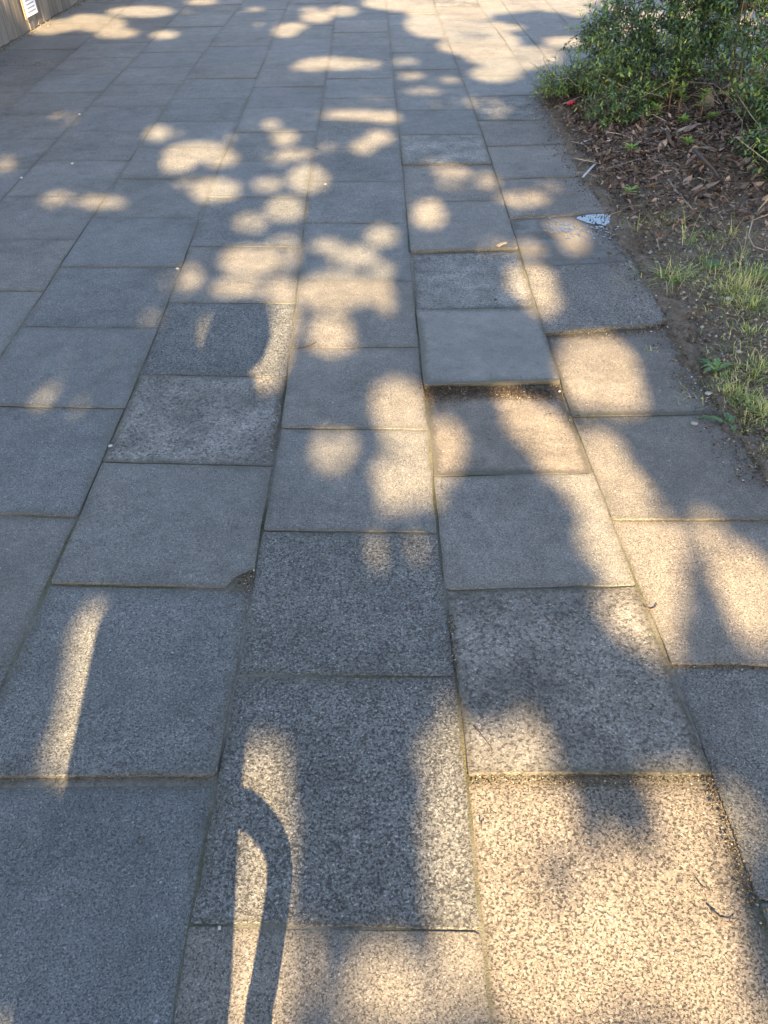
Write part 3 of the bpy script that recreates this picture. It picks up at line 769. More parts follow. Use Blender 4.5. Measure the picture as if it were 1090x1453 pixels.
# ------------------------------------------------------------------ timber wall at upper left with a notice
wallo = empty('board_wall', (-3.12, 9.0, 0)); tag(wallo, 'weathered wall of upright grey brown boards along the left of the paving', 'wall')
def wx(y): return lx('W', y) - .035
y = 5.6
while y < 12.6:
    w = random.uniform(.085, .13); y2 = y + w
    x0, x1 = wx(y), wx(y2); th = .028; off = random.uniform(-.006, .006); zb = random.uniform(.0, .02)
    g = Geo()
    ring = []
    for z in (zb, .5, 1.1, 1.9 + random.uniform(-.01, .01)):
        ring.append([(x0-th+off, y+.003, z), (x1-th+off, y2-.003, z), (x1+off-.004, y2-.003, z), (x1+off, y2-.008, z), (x0+off, y+.008, z), (x0+off-.004, y+.003, z)])
    g.rings(ring); g.obj('board', M['plank'], wallo, origin=((x0+x1)/2, (y+y2)/2, 0))
    y = y2
g = Geo(); g.box((wx(9.1)-.075, 9.1, .95), (.04, 7.0, 1.85), Matrix.Rotation(math.atan2(-(wx(12.6)-wx(5.6)), 7.0), 3, 'Z')); g.obj('backing', M['twig'], wallo)
# notice
def on_wall(px, py):
    r = ray(px, py)
    t_ = 3.1/-r[0]
    for _ in range(6):
        t_ = wx(r[1]*t_)/r[0]
    return Vector((r[0]*t_, r[1]*t_, CAM_H + r[2]*t_))
nb = on_wall(44, 22); wdir = Vector((wx(nb.y+1)-wx(nb.y), 1, 0)).normalized(); wn_ = Vector((wdir.y, -wdir.x, 0))
pl = on_wall(36, 24); pr = on_wall(52, 19); wN = max(.16, (pr-pl).length)
nz = (pl.z + pr.z)/2
pinkm = simple('paper', (0.72, 0.70, 0.70), 0.7, 0.04, 20); inkm = simple('ink', (0.20, 0.20, 0.24), 0.7, 0.1, 60); edgem = simple('orange_edge', (0.42, 0.23, 0.12), 0.7, 0.2, 60)
rotw = Matrix((( wdir.x, wn_.x, 0), (wdir.y, wn_.y, 0), (0, 0, 1)))
no = empty('notice', (pl+pr)/2); tag(no, 'white printed notice fixed to the board wall', 'sign')
cN = (pl+pr)/2 + wn_*.012
g = Geo(); g.box(cN + Vector((0, 0, wN*.7)), (wN, .004, wN*1.4), rotw); g.obj('paper', pinkm, no)
g = Geo(); g.box(cN - wdir*(wN*.5+.012) + Vector((0, 0, wN*.72)), (.02, .006, wN*1.5), rotw); g.obj('edge_strip', edgem, no)
g = Geo()
for i in range(11):
    z = wN*(.12 + .105*i); u = -.30
    while u < .36:
        L = random.uniform(.04, .12)
        if u + L > .40: break
        g.box(cN + wn_*.003 + wdir*((u+L/2)*wN) + Vector((0, 0, z)), (L*wN, .001, .010), rotw); u += L + .02
tag(g.obj('print', inkm, no), kind='stuff')

# rubble strip at the foot of the wall
P_, S_, T_ = [], [], []
for _ in range(500):
    y = random.uniform(5.8, 12.4); P_.append((wx(y) + abs(random.gauss(.025, .03)), y, random.uniform(-.004, .008))); S_.append(random.uniform(.003, .012)); T_.append(random.uniform(.1, .97))
for _ in range(60):
    y = random.gauss(7.1, .05); P_.append((random.uniform(-2.95, -2.45), y, .004)); S_.append(random.uniform(.002, .007)); T_.append(random.uniform(.3, .97))
tag(crumbs('rubble_strip', P_, S_, T_), 'pale rubble and grit along the foot of the board wall', 'gravel', kind='stuff')

# ------------------------------------------------------------------ grass tufts and weeds
def blades(base, n, h, spread, dry, lean=.6, width=.0035):
    n = max(4, int(n*1.05)); width = width*.40; h = h*.95; dry = min(.95, dry + .15); lean = lean*1.5
    V = []; T = []
    for _ in range(n):
        a = random.uniform(0, 6.283); r = abs(random.gauss(0, spread)); bx, by = base[0]+math.cos(a)*r*1.2, base[1]+math.sin(a)*r
        bz = soil_z(bx, by) - .004
        L = h*random.uniform(.35, 1.15); az = a + random.gauss(0, .9); ln = min(1.5, random.uniform(.3, 1.25)*lean)
        w = width*random.uniform(.6, 1.3); sx, sy = -math.sin(az)*w, math.cos(az)*w
        def P(u):
            o = L*(ln*u**1.5*.95); up = L*u*max(.12, 1-.62*ln*u)
            return bx+math.cos(az)*o, by+math.sin(az)*o, bz+up
        p0, p1, p2, p3 = P(0), P(.4), P(.75), P(1)
        V += [(p0[0]+sx*.7, p0[1]+sy*.7, p0[2]), (p0[0]-sx*.7, p0[1]-sy*.7, p0[2]), (p1[0]-sx, p1[1]-sy, p1[2]), (p1[0]+sx, p1[1]+sy, p1[2]),
              (p2[0]-sx*.7, p2[1]-sy*.7, p2[2]), (p2[0]+sx*.7, p2[1]+sy*.7, p2[2]), (p3[0]-sx*.1, p3[1]-sy*.1, p3[2]), (p3[0]+sx*.1, p3[1]+sy*.1, p3[2])]
        T.append(random.uniform(.75, 1) if random.random() < dry else random.uniform(.1, .72))
    return V, T
def tuft(px, py, n, h, spread, dry, label, lean=.6, width=.003):
    b = gp(px, py); V, T = blades(b, n, h, spread, dry, lean, width)
    root = empty('grass_tuft', (b[0], b[1], soil_z(b[0], b[1])))
    quads_obj('blades', V, 8, [(0, 1, 2, 3), (3, 2, 4, 5), (5, 4, 6, 7)], M['grass'], root, T, origin=root.location)['kind'] = 'stuff'
    return tag(root, label, 'grass', 'grass tufts growing in the soil bed')
tuft(952,396,150,.115,.045,.22,'spiky grass tuft beside the corner of the raised coarse slab',.8)
tuft(975,352,10,.20,.012,.05,'tall single grass blades rising behind the spiky tuft',.45,.0045)
tuft(1000,372,40,.05,.04,.1,'short green grass right of the spiky tuft')
tuft(905,328,26,.09,.03,.35,'thin yellowish grass next to the puddle',.6,.002)
tuft(937,316,90,.05,.06,.2,'low feathery green patch behind the puddle grass',.7,.002)
tuft(1010,350,60,.05,.05,.2,'sparse grass in the middle of the bare soil')
tuft(1013,392,160,.05,.07,.25,'low green grass left of the dry clump')
tuft(1043,420,420,.07,.09,.72,'largest straw coloured grass clump with a white scrap in it')
tuft(1070,404,240,.07,.06,.05,'fresh bright green grass right of the straw clump')
tuft(1048,377,22,.16,.03,.5,'tall thin seed stalks behind the straw clump',.45,.002)
tuft(1035,345,24,.12,.02,.5,'thin upright stalks near the looping dry stalk',.5,.002)
tuft(1068,445,260,.06,.07,.2,'green grass at the right edge below the straw clump')
tuft(1062,480,120,.045,.06,.4,'thin grass patch at the right edge over bare soil')
tuft(1012,545,300,.05,.055,.45,'mossy yellow green tuft beside the dandelion leaves',.9)
tuft(1040,560,420,.05,.07,.5,'dense yellow green tuft right of the dandelion')
tuft(1075,530,320,.05,.08,.4,'grey green tuft at the right edge behind the dandelion')
tuft(1080,585,360,.05,.07,.45,'yellowish tuft at the right edge level with the flat stone')
tuft(1055,600,160,.04,.05,.5,'short tuft in front of the dense yellow green one')
tuft(1078,645,200,.045,.035,.6,'lowest dry tuft at the paving edge by the right border')
tuft(920,492,30,.03,.04,.8,'sparse dry wisps on the bare soil')
tuft(1003,500,50,.03,.05,.9,'withered wisps above the dandelion')
tuft(893,384,14,.06,.012,.05,'few bright blades at the slab joint by the soil',.8,.004)
P_ = []; V = []; T = []
for _ in range(150):
    y = random.uniform(.2, 3.8); x = edge_x(y) + random.uniform(.12, 1.1 if y > 1.5 else 1.8)
    v, t_ = blades((x, y), random.randint(6, 22), random.uniform(.02, .045), .04, .5, .9, .0018); V += v; T += t_
quads_obj('ground_cover', V, 8, [(0, 1, 2, 3), (3, 2, 4, 5), (5, 4, 6, 7)], M['grass'], None, T)
tag(bpy.data.objects['ground_cover'], 'thin creeping grass scattered over the bare soil', 'grass', kind='stuff')

def lobed_leaf(g, base, az, L, W, rise):
    """one toothed dandelion leaf added to g"""
    n = 9; b0 = len(g.v); ax = Vector((math.cos(az), math.sin(az), 0)); sd = Vector((-math.sin(az), math.cos(az), 0))
    for i in range(n+1):
        u = i/n; w = W*.5*(math.sin(math.pi*(.08+.86*u))**.8)*(1.0 if i % 2 else .55); c = Vector(base) + ax*L*u + Vector((0, 0, rise*math.sin(u*2.6)))
        for s in (-1, 0, 1): g.v.append(c + sd*w*s + Vector((0, 0, .006*abs(s))))
    for i in range(n):
        for s in range(2):
            b = b0+i*3+s; g.f.append((b, b+1, b+4, b+3))
def dandelion(px, py, leaves, label):
    b = gp(px, py); z = soil_z(b[0], b[1]); root = empty('dandelion', (b[0], b[1], z))
    for az, L, W in leaves:
        g = Geo(); lobed_leaf(g, (b[0], b[1], z+.006), az, L*.72, W*.8, .022)
        o = mesh_obj('leaf', [tuple(p) for p in g.v], g.f, M['leaf'], root, True, origin=(b[0], b[1], z), attrs={'tone': [random.uniform(.55, .85)]*len(g.v)})
    return tag(root, label, 'weed', 'dandelions at the edge of the paving')
dandelion(1016,528,[(2.2,.11,.035),(1.3,.10,.03),(3.6,.08,.028),(.3,.09,.03),(2.9,.07,.03)],'upper dandelion rosette at the left of the mossy tuft')
dandelion(1036,604,[(2.75,.13,.032),(1.7,.08,.026),(4.6,.06,.03),(1.1,.06,.025)],'lower dandelion with a long toothed leaf over the slab edge')
dandelion(1005,390,[(.5,.08,.03),(1.5,.07,.03),(5.6,.07,.03)],'small broad leaved weed in the low grass')

# ------------------------------------------------------------------ shrubs
def shrub(name, label, base_pts, vols, n_main, leaf_len, tone_rng, arching=(), group='shrubs in the soil bed', lowcut=0.02):
    """vols: (centre, radii, twig count, leaves per twig)"""
    b0 = base_pts[0]; root = empty(name, (b0[0], b0[1], soil_z(b0[0], b0[1])))
    starts = []; twg = Geo(); C, D, N, LL, TT = [], [], [], [], []
    def twig(p, d, L, nl, tone):
        p = Vector(p); d = Vector(d).normalized(); pts = [p]; k = 5; dd = d.copy()
        for i in range(k):
            dd = (dd + Vector((random.gauss(0, .12), random.gauss(0, .12), random.gauss(0, .1) - .05))).normalized(); pts.append(pts[-1] + dd*L/k)
        twg.tube(pts, [.0022, .002, .0017, .0014, .001, .0006], 3, False)
        tipb = random.random() < .45
        for i in range(nl):
            u = (i+.6)/nl*k; j = min(k-1, int(u)); q = pts[j].lerp(pts[j+1], u-j); ax = (pts[j+1]-pts[j]).normalized()
            ph = i*2.4 + random.uniform(-.4, .4); s1 = ax.cross(Vector((.2, .1, 1))).normalized(); s2 = ax.cross(s1)
            out = s1*math.cos(ph) + s2*math.sin(ph)
            ld = (ax*random.uniform(.35, .8) + out).normalized()
            nn = Vector((random.gauss(0, .3), random.gauss(0, .3), 1)).normalized()
            C.append(q); D.append(ld); N.append(nn); LL.append(leaf_len*random.uniform(.75, 1.45)*(1 - .25*i/nl)); TT.append(min(1, max(0, tone + random.gauss(0, .19) + (.30 if i > nl-4 and tipb else 0))))
        return pts
    for (c, r, nt, nl) in vols:
        c = Vector(c)
        for _ in range(int(nt*1.55)):
            while True:
                q = Vector((random.uniform(-1, 1), random.uniform(-1, 1), random.uniform(-1, 1)))
                if q.length <= 1 and (q.length > .45 or random.random() < .35): break
            p = Vector((c.x+q.x*r[0], c.y+q.y*r[1], c.z+q.z*r[2])); zf = soil_z(p.x, p.y)
            if p.z < zf + lowcut: p.z = zf + lowcut + random.uniform(0, .04)
            clump = mnoise.noise(p*5.0 + Vector((7, 3, 1)))
            if clump < -.06: continue
            out = Vector((q.x, q.y, abs(q.z)*.6+.25)) + Vector((random.gauss(0, .45), random.gauss(0, .45), random.gauss(0, .35)))
            tone = random.uniform(*tone_rng) + .45*clump
            twig(p, out, random.uniform(.07, .19), max(4, int(nl*random.uniform(.7, 1.2))), tone)
            starts.append(p)
    for pts_ in arching:
        P = [Vector(p) for p in pts_]
        fine_ = []
        for i in range(len(P)-1):
            for k in range(6): fine_.append(P[i].lerp(P[i+1], k/6))
        twg.tube(P, [.004*(1-.7*i/(len(P)-1)) for i in range(len(P))], 4, False)
        for i, q in enumerate(fine_):
            ax = (P[-1]-P[0]).normalized()
            for s in range(3):
                out = Vector((random.gauss(0, 1), random.gauss(0, 1), random.gauss(0, .6)))
                C.append(q + out*.004); D.append((ax*.6 + out.normalized()).normalized()); N.append((random.gauss(0, .3), random.gauss(0, .3), 1)); LL.append(leaf_len*random.uniform(.6, 1.0)); TT.append(random.uniform(.1, .5))
    for i in range(n_main):
        bp = base_pts[i % len(base_pts)]; bx, by = bp[0]+random.gauss(0, .05), bp[1]+random.gauss(0, .05); z0 = soil_z(bx, by) - .02
        e = random.choice(starts); mid = Vector((bx*.6+e.x*.4, by*.6+e.y*.4, z0 + (e.z-z0)*.62)) + Vector((random.gauss(0, .05), random.gauss(0, .05), .03))
        g = Geo(); rad = random.uniform(.004, .009)
        g.tube([(bx, by, z0), Vector((bx, by, z0)).lerp(mid, .5)+Vector((random.gauss(0, .02), random.gauss(0, .02), .02)), mid, mid.lerp(e, .55)+Vector((0, 0, .02)), e], [rad, rad*.85, rad*.65, rad*.5, rad*.3], 5)
        g.obj('stem', M['twig'] if random.random() < .5 else random.choice((M['stem_pink'], M['twig_pale'])), root, True, origin=(bx, by, z0))
    dead = Geo()
    for _ in range(n_main*2):
        bp = random.choice(base_pts); p = Vector((bp[0]+random.gauss(0, .14), bp[1]-abs(random.gauss(.05, .14)), 0)); p.z = soil_z(p.x, p.y) + random.uniform(.01, .12)
        a = random.uniform(0, 6.28); L = random.uniform(.1, .34); d_ = Vector((math.cos(a), math.sin(a), random.uniform(-.1, .8))).normalized()
        dead.tube([p, p + d_*L*.5 + Vector((0, 0, random.uniform(-.02, .03))), p + d_*L + Vector((random.gauss(0, .03), random.gauss(0, .03), -.03))], [.0026, .002, .001], 3, False)
    dead.obj('dead_twigs', M['twig_pale'], root, False, origin=root.location)['kind'] = 'stuff'
    twg.obj('twigs', M['twig'], root, False, origin=root.location)['kind'] = 'stuff'
    L = np.array(LL); leaflets(C, D, N, L, L*RNG.uniform(.30, .42, len(L)), RNG.normal(.15, .25, len(L)), np.array(TT), 'foliage', M['leaf'], root, origin=tuple(root.location))['kind'] = 'stuff'
    return tag(root, label, 'shrub', group)

shrub('shrub', 'tall dark green shrub leaning over the paving with arching twigs on its left', [(1.75, 5.55), (1.9, 5.7), (1.7, 5.75)],
      [((1.76, 5.62, .38), (.36, .30, .25), 430, 15), ((1.50, 5.60, .36), (.20, .2, .16), 120, 15), ((2.12, 5.6, .66), (.30, .3, .30), 260, 14)], 14, .034, (.28, .66),
      arching=[[(1.62, 5.5, .55), (1.46, 5.5, .52), (1.33, 5.52, .44), (1.24, 5.52, .34)], [(1.55, 5.45, .42), (1.42, 5.42, .42), (1.31, 5.42, .34)], [(1.45, 5.4, .2), (1.3, 5.42, .22), (1.16, 5.45, .15), (1.06, 5.5, .05)], [(1.5, 5.6, .45), (1.38, 5.65, .42), (1.27, 5.72, .34), (1.18, 5.78, .24)], [(1.5, 5.55, .38), (1.40, 5.6, .33), (1.32, 5.63, .22), (1.27, 5.65, .12)], [(1.52, 5.5, .30), (1.36, 5.5, .26), (1.22, 5.5, .16), (1.12, 5.5, .07)]])
shrub('shrub', 'low blue green shrub sprawling in front of the tall dark one', [(1.55, 5.2), (1.7, 5.15)],
      [((1.60, 5.28, .20), (.30, .22, .17), 300, 14), ((1.40, 5.02, .08), (.16, .18, .08), 70, 12), ((1.85, 5.28, .26), (.25, .2, .14), 150, 13)], 8, .030, (.35, .75))
shrub('shrub', 'yellow green creeping plant on the corner of the paving around a red scrap', [(1.25, 5.6), (1.35, 5.65)],
      [((1.22, 5.60, .07), (.15, .16, .08), 110, 12), ((1.38, 5.5, .10), (.16, .14, .09), 90, 12)], 5, .022, (.55, 1.0))
shrub('shrub', 'large shrub at the upper right with bare brown stems below its leaves', [(2.2, 5.3), (2.35, 5.1), (2.5, 5.4), (2.1, 5.1), (2.6, 5.0)],
      [((2.35, 5.3, .78), (.5, .45, .34), 420, 14), ((2.15, 5.05, .48), (.35, .3, .2), 170, 13), ((2.5, 4.8, .45), (.35, .35, .22), 190, 13), ((2.1, 4.75, .36), (.22, .2, .10), 70, 12)], 44, .034, (.28, .72), lowcut=.27)
shrub('shrub', 'small green shrub at the right edge beside the leaf litter', [(1.98, 4.05), (2.1, 4.2)],
      [((2.00, 4.12, .17), (.17, .24, .15), 190, 13), ((2.15, 4.45, .24), (.18, .2, .14), 120, 13), ((1.95, 3.85, .08), (.1, .14, .07), 40, 12), ((1.98, 4.38, .30), (.12, .2, .12), 60, 12)], 8, .032, (.35, .75))

def seedling(px, py, ptop, nwh, label, lean=(0, 0)):
    b = gp(px, py); z = soil_z(b[0], b[1]); h = max(.04, at_y(px, ptop, b[1])[2] - z); root = empty('seedling', (b[0], b[1], z)); g = Geo()
    top = Vector((b[0]+lean[0], b[1]+lean[1], z+h)); P = [Vector((b[0], b[1], z-.01)), Vector((b[0], b[1], z)).lerp(top, .5) + Vector((random.gauss(0, .01), 0, 0)), top]
    g.tube(P, [.0042, .0036, .002], 5); g.obj('stem', M['stem_pink'], root, True, origin=root.location)
    for w in range(nwh):
        zc_ = P[1].lerp(P[2], (w+.4)/nwh) if nwh > 1 else top
        for k in range(6):
            a = k*1.05 + w*.5 + random.uniform(-.2, .2); el = .35 + .5*(w/nwh) + random.uniform(-.2, .2); L = random.uniform(.03, .055)*(1.05-.25*w/nwh)
            d = Vector((math.cos(a)*math.cos(el), math.sin(a)*math.cos(el), math.sin(el))); sd = d.cross(Vector((0, 0, 1))).normalized(); up = sd.cross(d); gl = Geo()
            for u, wd in ((0, .1), (.3, .8), (.6, 1), (.85, .6), (1, .06)):
                for s in (-1, 0, 1): gl.v.append(zc_ + d*L*u + sd*L*.17*wd*s + up*(.04*L*abs(s) - .2*L*u*u))
            for i in range(4):
                for s in range(2): q = i*3+s; gl.f.append((q, q+1, q+4, q+3))
            mesh_obj('leaf', [tuple(p) for p in gl.v], gl.f, M['young'], root, True, origin=tuple(zc_), attrs={'tone': [random.uniform(.25, 1)*(.5+.5*(w+1)/nwh)]*len(gl.v)})
    return tag(root, label, 'seedling', 'bright young shoots among the shrubs')
seedling(957,190,122,4,'tallest yellow green shoot on a pinkish stem left of the big dry leaf')
seedling(988,195,128,4,'bright shoot on a thin pinkish stem in front of the big dry leaf')
seedling(944,186,98,4,'highest bright yellow green shoot among the shrubs')
seedling(894,282,272,2,'tiny bright green seedling alone at the edge of the bare soil')
seedling(892,232,212,2,'small bluish seedling on the mulch above the lone tiny one')
seedling(962,200,172,3,'low vivid green rosette under the tallest shoot')
seedling(968,232,218,2,'small green seedling beside the stout stub')
seedling(1003,200,180,3,'mid green shoot right of the big dry leaf')
seedling(1045,205,70,5,'tall pale green shoot standing in front of the upper right shrub')
seedling(925,190,150,3,'leafy green shoot left of the group of pinkish stems')

# ------------------------------------------------------------------ the tree behind the viewer whose leaves dapple the paving
SPOTS = [  # patches of sunlight on the ground: photo x, y, half width, half height, brightness
(620,35,46,20,1),(682,62,56,20,1),(600,4,85,14,1),(640,18,62,22,1),(690,8,80,14,1),(655,42,50,13,1),(700,38,45,9,.9),(665,66,46,12,1),(698,80,40,14,1),(702,105,36,12,1),(730,93,40,8,.9),(750,2,110,8,1),(765,85,35,10,.6),(800,15,38,12,1),(745,4,60,5,.9),(745,74,60,9,.5),(800,60,30,8,.8),
(65,40,28,10,.9),(92,36,25,9,.9),(140,34,38,12,.95),(200,17,48,8,1),(165,48,30,7,.95),(232,50,20,6,.9),(120,30,25,10,.9),(250,17,25,5,.4),(285,3,22,4,.9),(275,32,18,6,.25),
(404,45,18,8,1),(418,38,20,6,.6),(448,25,22,8,1),(485,16,22,7,1),(440,14,16,4,.5),(360,14,14,4,.4),(380,35,20,4,.25),
(470,91,50,9,1),(440,96,30,6,.7),(522,92,20,7,.45),(575,88,18,6,.45),(583,108,18,6,.55),(638,114,18,4,.4),(600,130,28,6,.5),(632,147,22,8,.35),(700,155,25,14,.45),(672,145,15,8,.4),
(505,164,45,7,.8),(545,167,22,8,.95),(475,163,30,7,.35),(530,140,16,4,.3),(537,196,18,10,.95),(515,209,18,10,.95),(465,213,22,9,.35),
(383,178,14,9,.6),(403,197,17,11,.9),(415,220,28,9,.6),(385,228,22,12,.3),(435,255,28,19,1),(378,263,24,10,.6),(403,297,26,16,1),(355,318,25,16,.45),(540,240,25,10,.2),
(222,190,18,11,.8),(247,191,10,5,.3),(278,216,46,14,1),(252,232,24,13,.95),(312,226,24,12,.9),(302,271,36,16,.95),(268,262,25,8,.35),(336,198,20,10,.35),
(92,168,20,9,.25),(6,236,16,16,.35),(78,284,26,12,.4),(138,288,32,8,.8),(165,291,15,8,.4),(122,262,22,6,.2),(58,308,20,15,.2),
(618,232,25,6,.3),(642,246,30,11,.45),(690,258,20,14,.45),(640,264,25,9,.35),(607,305,25,23,.65),(740,284,42,12,.5),(780,266,20,10,.3),
(812,338,20,24,.85),(798,324,24,10,.7),(750,354,24,13,.6),(700,352,26,15,.3),(752,402,34,27,.9),(768,430,24,20,.8),
(540,337,24,17,.65),(462,350,26,10,.55),(500,366,36,16,.8),(540,385,22,14,.5),(475,415,54,27,1),(525,415,30,20,.85),(545,428,14,22,.6),(467,478,34,31,.75),
(352,372,45,26,.6),(400,360,28,26,.45),(335,410,40,12,.75),(395,415,26,20,.65),(404,450,18,42,1),(388,500,18,38,1),(372,532,18,24,1),(345,540,14,10,.6),
(268,396,18,22,.45),(215,455,18,12,.3),(235,405,15,15,.25),(291,474,15,22,.45),(185,505,12,10,.2),(85,578,40,26,.3),
(565,580,40,36,1),(572,615,34,22,.85),(565,680,42,42,.55),(597,672,24,46,.9),(592,630,30,22,.9),(632,640,25,40,.9),(612,700,16,30,.5),(470,640,34,36,.5),(490,725,30,30,.2),(560,785,48,40,.3),(520,575,35,40,.15),(555,720,30,30,.3),
(845,530,62,58,.8),(850,525,34,28,1),(880,560,40,40,.7),(875,622,35,16,.22),
(725,570,22,16,.6),(745,595,32,24,.95),(775,622,40,30,1),(808,655,44,34,1),(840,690,44,38,1),(848,648,34,30,1),(888,706,34,34,1),(862,725,40,38,.95),(800,640,30,20,1),(895,760,40,40,.95),(915,800,40,45,.95),(930,850,36,50,.85),(945,792,28,52,.85),(952,842,20,45,.7),(940,905,26,28,.6),(845,760,28,45,.6),(870,800,28,35,.6),
(975,650,22,40,.2),(1000,765,30,40,.5),(1040,830,48,55,.9),(1075,860,40,55,.95),(1060,900,40,30,.6),
(875,860,36,34,.55),(905,890,34,34,.6),(940,930,22,22,.5),
(725,1065,55,38,.7),(690,1090,30,20,.7),(770,1092,40,20,.4),
(640,1030,26,40,.35),(632,1100,42,60,.6),(635,1200,40,70,.65),(640,1290,38,50,.7),(655,1150,25,120,.7),
(715,1140,60,50,.9),(720,1210,60,60,.95),(760,1180,60,60,.9),(720,1290,60,60,.9),(960,1140,60,40,.75),(985,1200,50,60,.8),(900,1260,80,50,.9),(960,1280,80,60,.95),(860,1330,90,60,.95),(930,1390,110,70,1),(740,1370,70,70,.95),(800,1430,110,60,1),(1010,1360,45,60,.9),(1000,1440,60,50,.95),(1050,1180,30,50,.5),(820,1290,60,40,.75),
(545,1400,70,60,.5),(640,1390,44,70,.65),(560,1450,80,40,.5),(500,1440,40,50,.4),
(366,1118,36,44,.95),(370,1180,36,50,.95),(370,1250,38,60,.95),(362,1320,40,70,1),(358,1400,42,70,1),(355,1470,42,60,1),(425,1380,14,90,.35),
(128,925,30,55,.8),(116,1000,33,58,1),(104,1072,40,46,1),(50,1260,20,80,.2),(420,925,50,40,.15)]
DARK = [(885,1150,44,42,.9),(915,1200,24,34,.7),(790,1255,46,36,.55),(815,1315,52,34,.45),(690,1235,22,40,.4),(608,1350,20,34,.7),(1016,890,22,46,.9),(1000,830,17,56,.9),(1015,925,36,22,.8),(560,614,18,10,.6),(470,373,22,10,.7),(515,440,28,14,.5),(672,31,40,5,.6),(672,51,38,4,.7),(762,27,62,13,.9),(1085,1335,22,70,.8),(278,244,14,9,.6),(690,1180,16,30,.3)]

def project(X, Y):
    """photo position of ground points"""
    x = X; y = Y; z = -CAM_H
    r = cx_.x*x + cx_.y*y + cx_.z*z; u = cy_.x*x + cy_.y*y + cy_.z*z; f = -(cz_.x*x + cz_.y*y + cz_.z*z)
    f = np.where(f > .05, f, .05)
    return PW/2 + F_PX*r/f, PH/2 - F_PX*u/f

RES = .012
uu = np.arange(-5.6, 5.6, RES); vv = np.arange(-2.2, 6.9, RES); UU, VV = np.meshgrid(uu, vv)
eu = np.array((math.cos(SUN_AZ), math.sin(SUN_AZ))); ea = np.array((-math.sin(SUN_AZ), math.cos(SUN_AZ)))
GX = eu[0]*UU + ea[0]*VV/math.sin(SUN_EL); GY = eu[1]*UU + ea[1]*VV/math.sin(SUN_EL)
PX, PY = project(GX, GY)
T = np.zeros_like(UU)
def smooth(a): a = np.clip(a, 0, 1); return a*a*(3-2*a)
for (x, y, a, b, k) in SPOTS:
    rr = np.sqrt(((PX-x)/a)**2 + ((PY-y)/b)**2); T = np.maximum(T, k**1.9*smooth((1.10-rr)/.36))
for (x, y, a, b, k) in DARK:
    rr = np.sqrt(((PX-x)/a)**2 + ((PY-y)/b)**2); T *= 1 - k*smooth((1.25-rr)/.5)
seen = (GY > .38) & (PX > -60) & (PX < 1150) & (PY > -12)
rn = RNG.random((int(len(vv)*RES/.22)+3, int(len(uu)*RES/.22)+3))
def upsample(a, shape):
    yi = np.linspace(0, a.shape[0]-1.001, shape[0]); xi = np.linspace(0, a.shape[1]-1.001, shape[1]); y0 = yi.astype(int); x0 = xi.astype(int); fy = smooth(yi-y0)[:, None]; fx = smooth(xi-x0)[None]
    return (a[y0][:, x0]*(1-fy)*(1-fx) + a[y0+1][:, x0]*fy*(1-fx) + a[y0][:, x0+1]*(1-fy)*fx + a[y0+1][:, x0+1]*fy*fx)
wild = smooth((upsample(rn, T.shape)-.70)/.12)
bushy = (GX > 1.15) & (GY > 4.2) & (PX > 850) & (PY > -300)
T = np.where(seen & ~bushy, T, np.where(bushy, wild*(.95*(GY > 7.3) + .55*((GY > 6.0) & (GY <= 7.3))), wild*.8))
D0 = 6.2
ksz = 2*math.tan(R(.53)/2)*D0/RES; kr = int(ksz/2+2); kk = np.hypot(*np.meshgrid(np.arange(-kr, kr+1), np.arange(-kr, kr+1)))
K = np.clip(ksz/2 + .5 - kk, 0, 1); K /= K.sum()
Kp = np.zeros_like(T); Kp[:2*kr+1, :2*kr+1] = K; Kp = np.roll(Kp, (-kr, -kr), (0, 1)); KF = np.fft.rfft2(Kp)
def conv(a): return np.fft.irfft2(np.fft.rfft2(a)*KF, s=a.shape)
th = (T-.5)*2
for it in range(70):
    k = 2.0 + 6.0*it/70; Mo = 1/(1+np.exp(-np.clip(k*th, -30, 30))); g_ = conv(conv(Mo)-T)*Mo*(1-Mo)*k
    th -= 3.0*g_; th = np.clip(th, -1.5, 1.5)
OPEN = th > 0
print('canopy fit', float(np.abs(conv(OPEN*1.0)-T).mean()), float(OPEN.mean()))
def discfilter(a, r):
    n = int(math.ceil(r/RES)); q = np.hypot(*np.meshgrid(np.arange(-n, n+1), np.arange(-n, n+1)))*RES <= r + RES*.3
    kp = np.zeros_like(T); kp[:2*n+1, :2*n+1] = q/q.sum(); kp = np.roll(kp, (-n, -n), (0, 1))
    return np.fft.irfft2(np.fft.rfft2(a)*np.fft.rfft2(kp), s=a.shape)
OF = OPEN*1.0
Ucen, Vcen, RAD = 0.0, 2.6, 5.2
s3 = np.array(TO_SUN); eu3 = np.array((eu[0], eu[1], 0)); ew3 = np.cross(s3, eu3)
if ew3[2] < 0: ew3 = -ew3
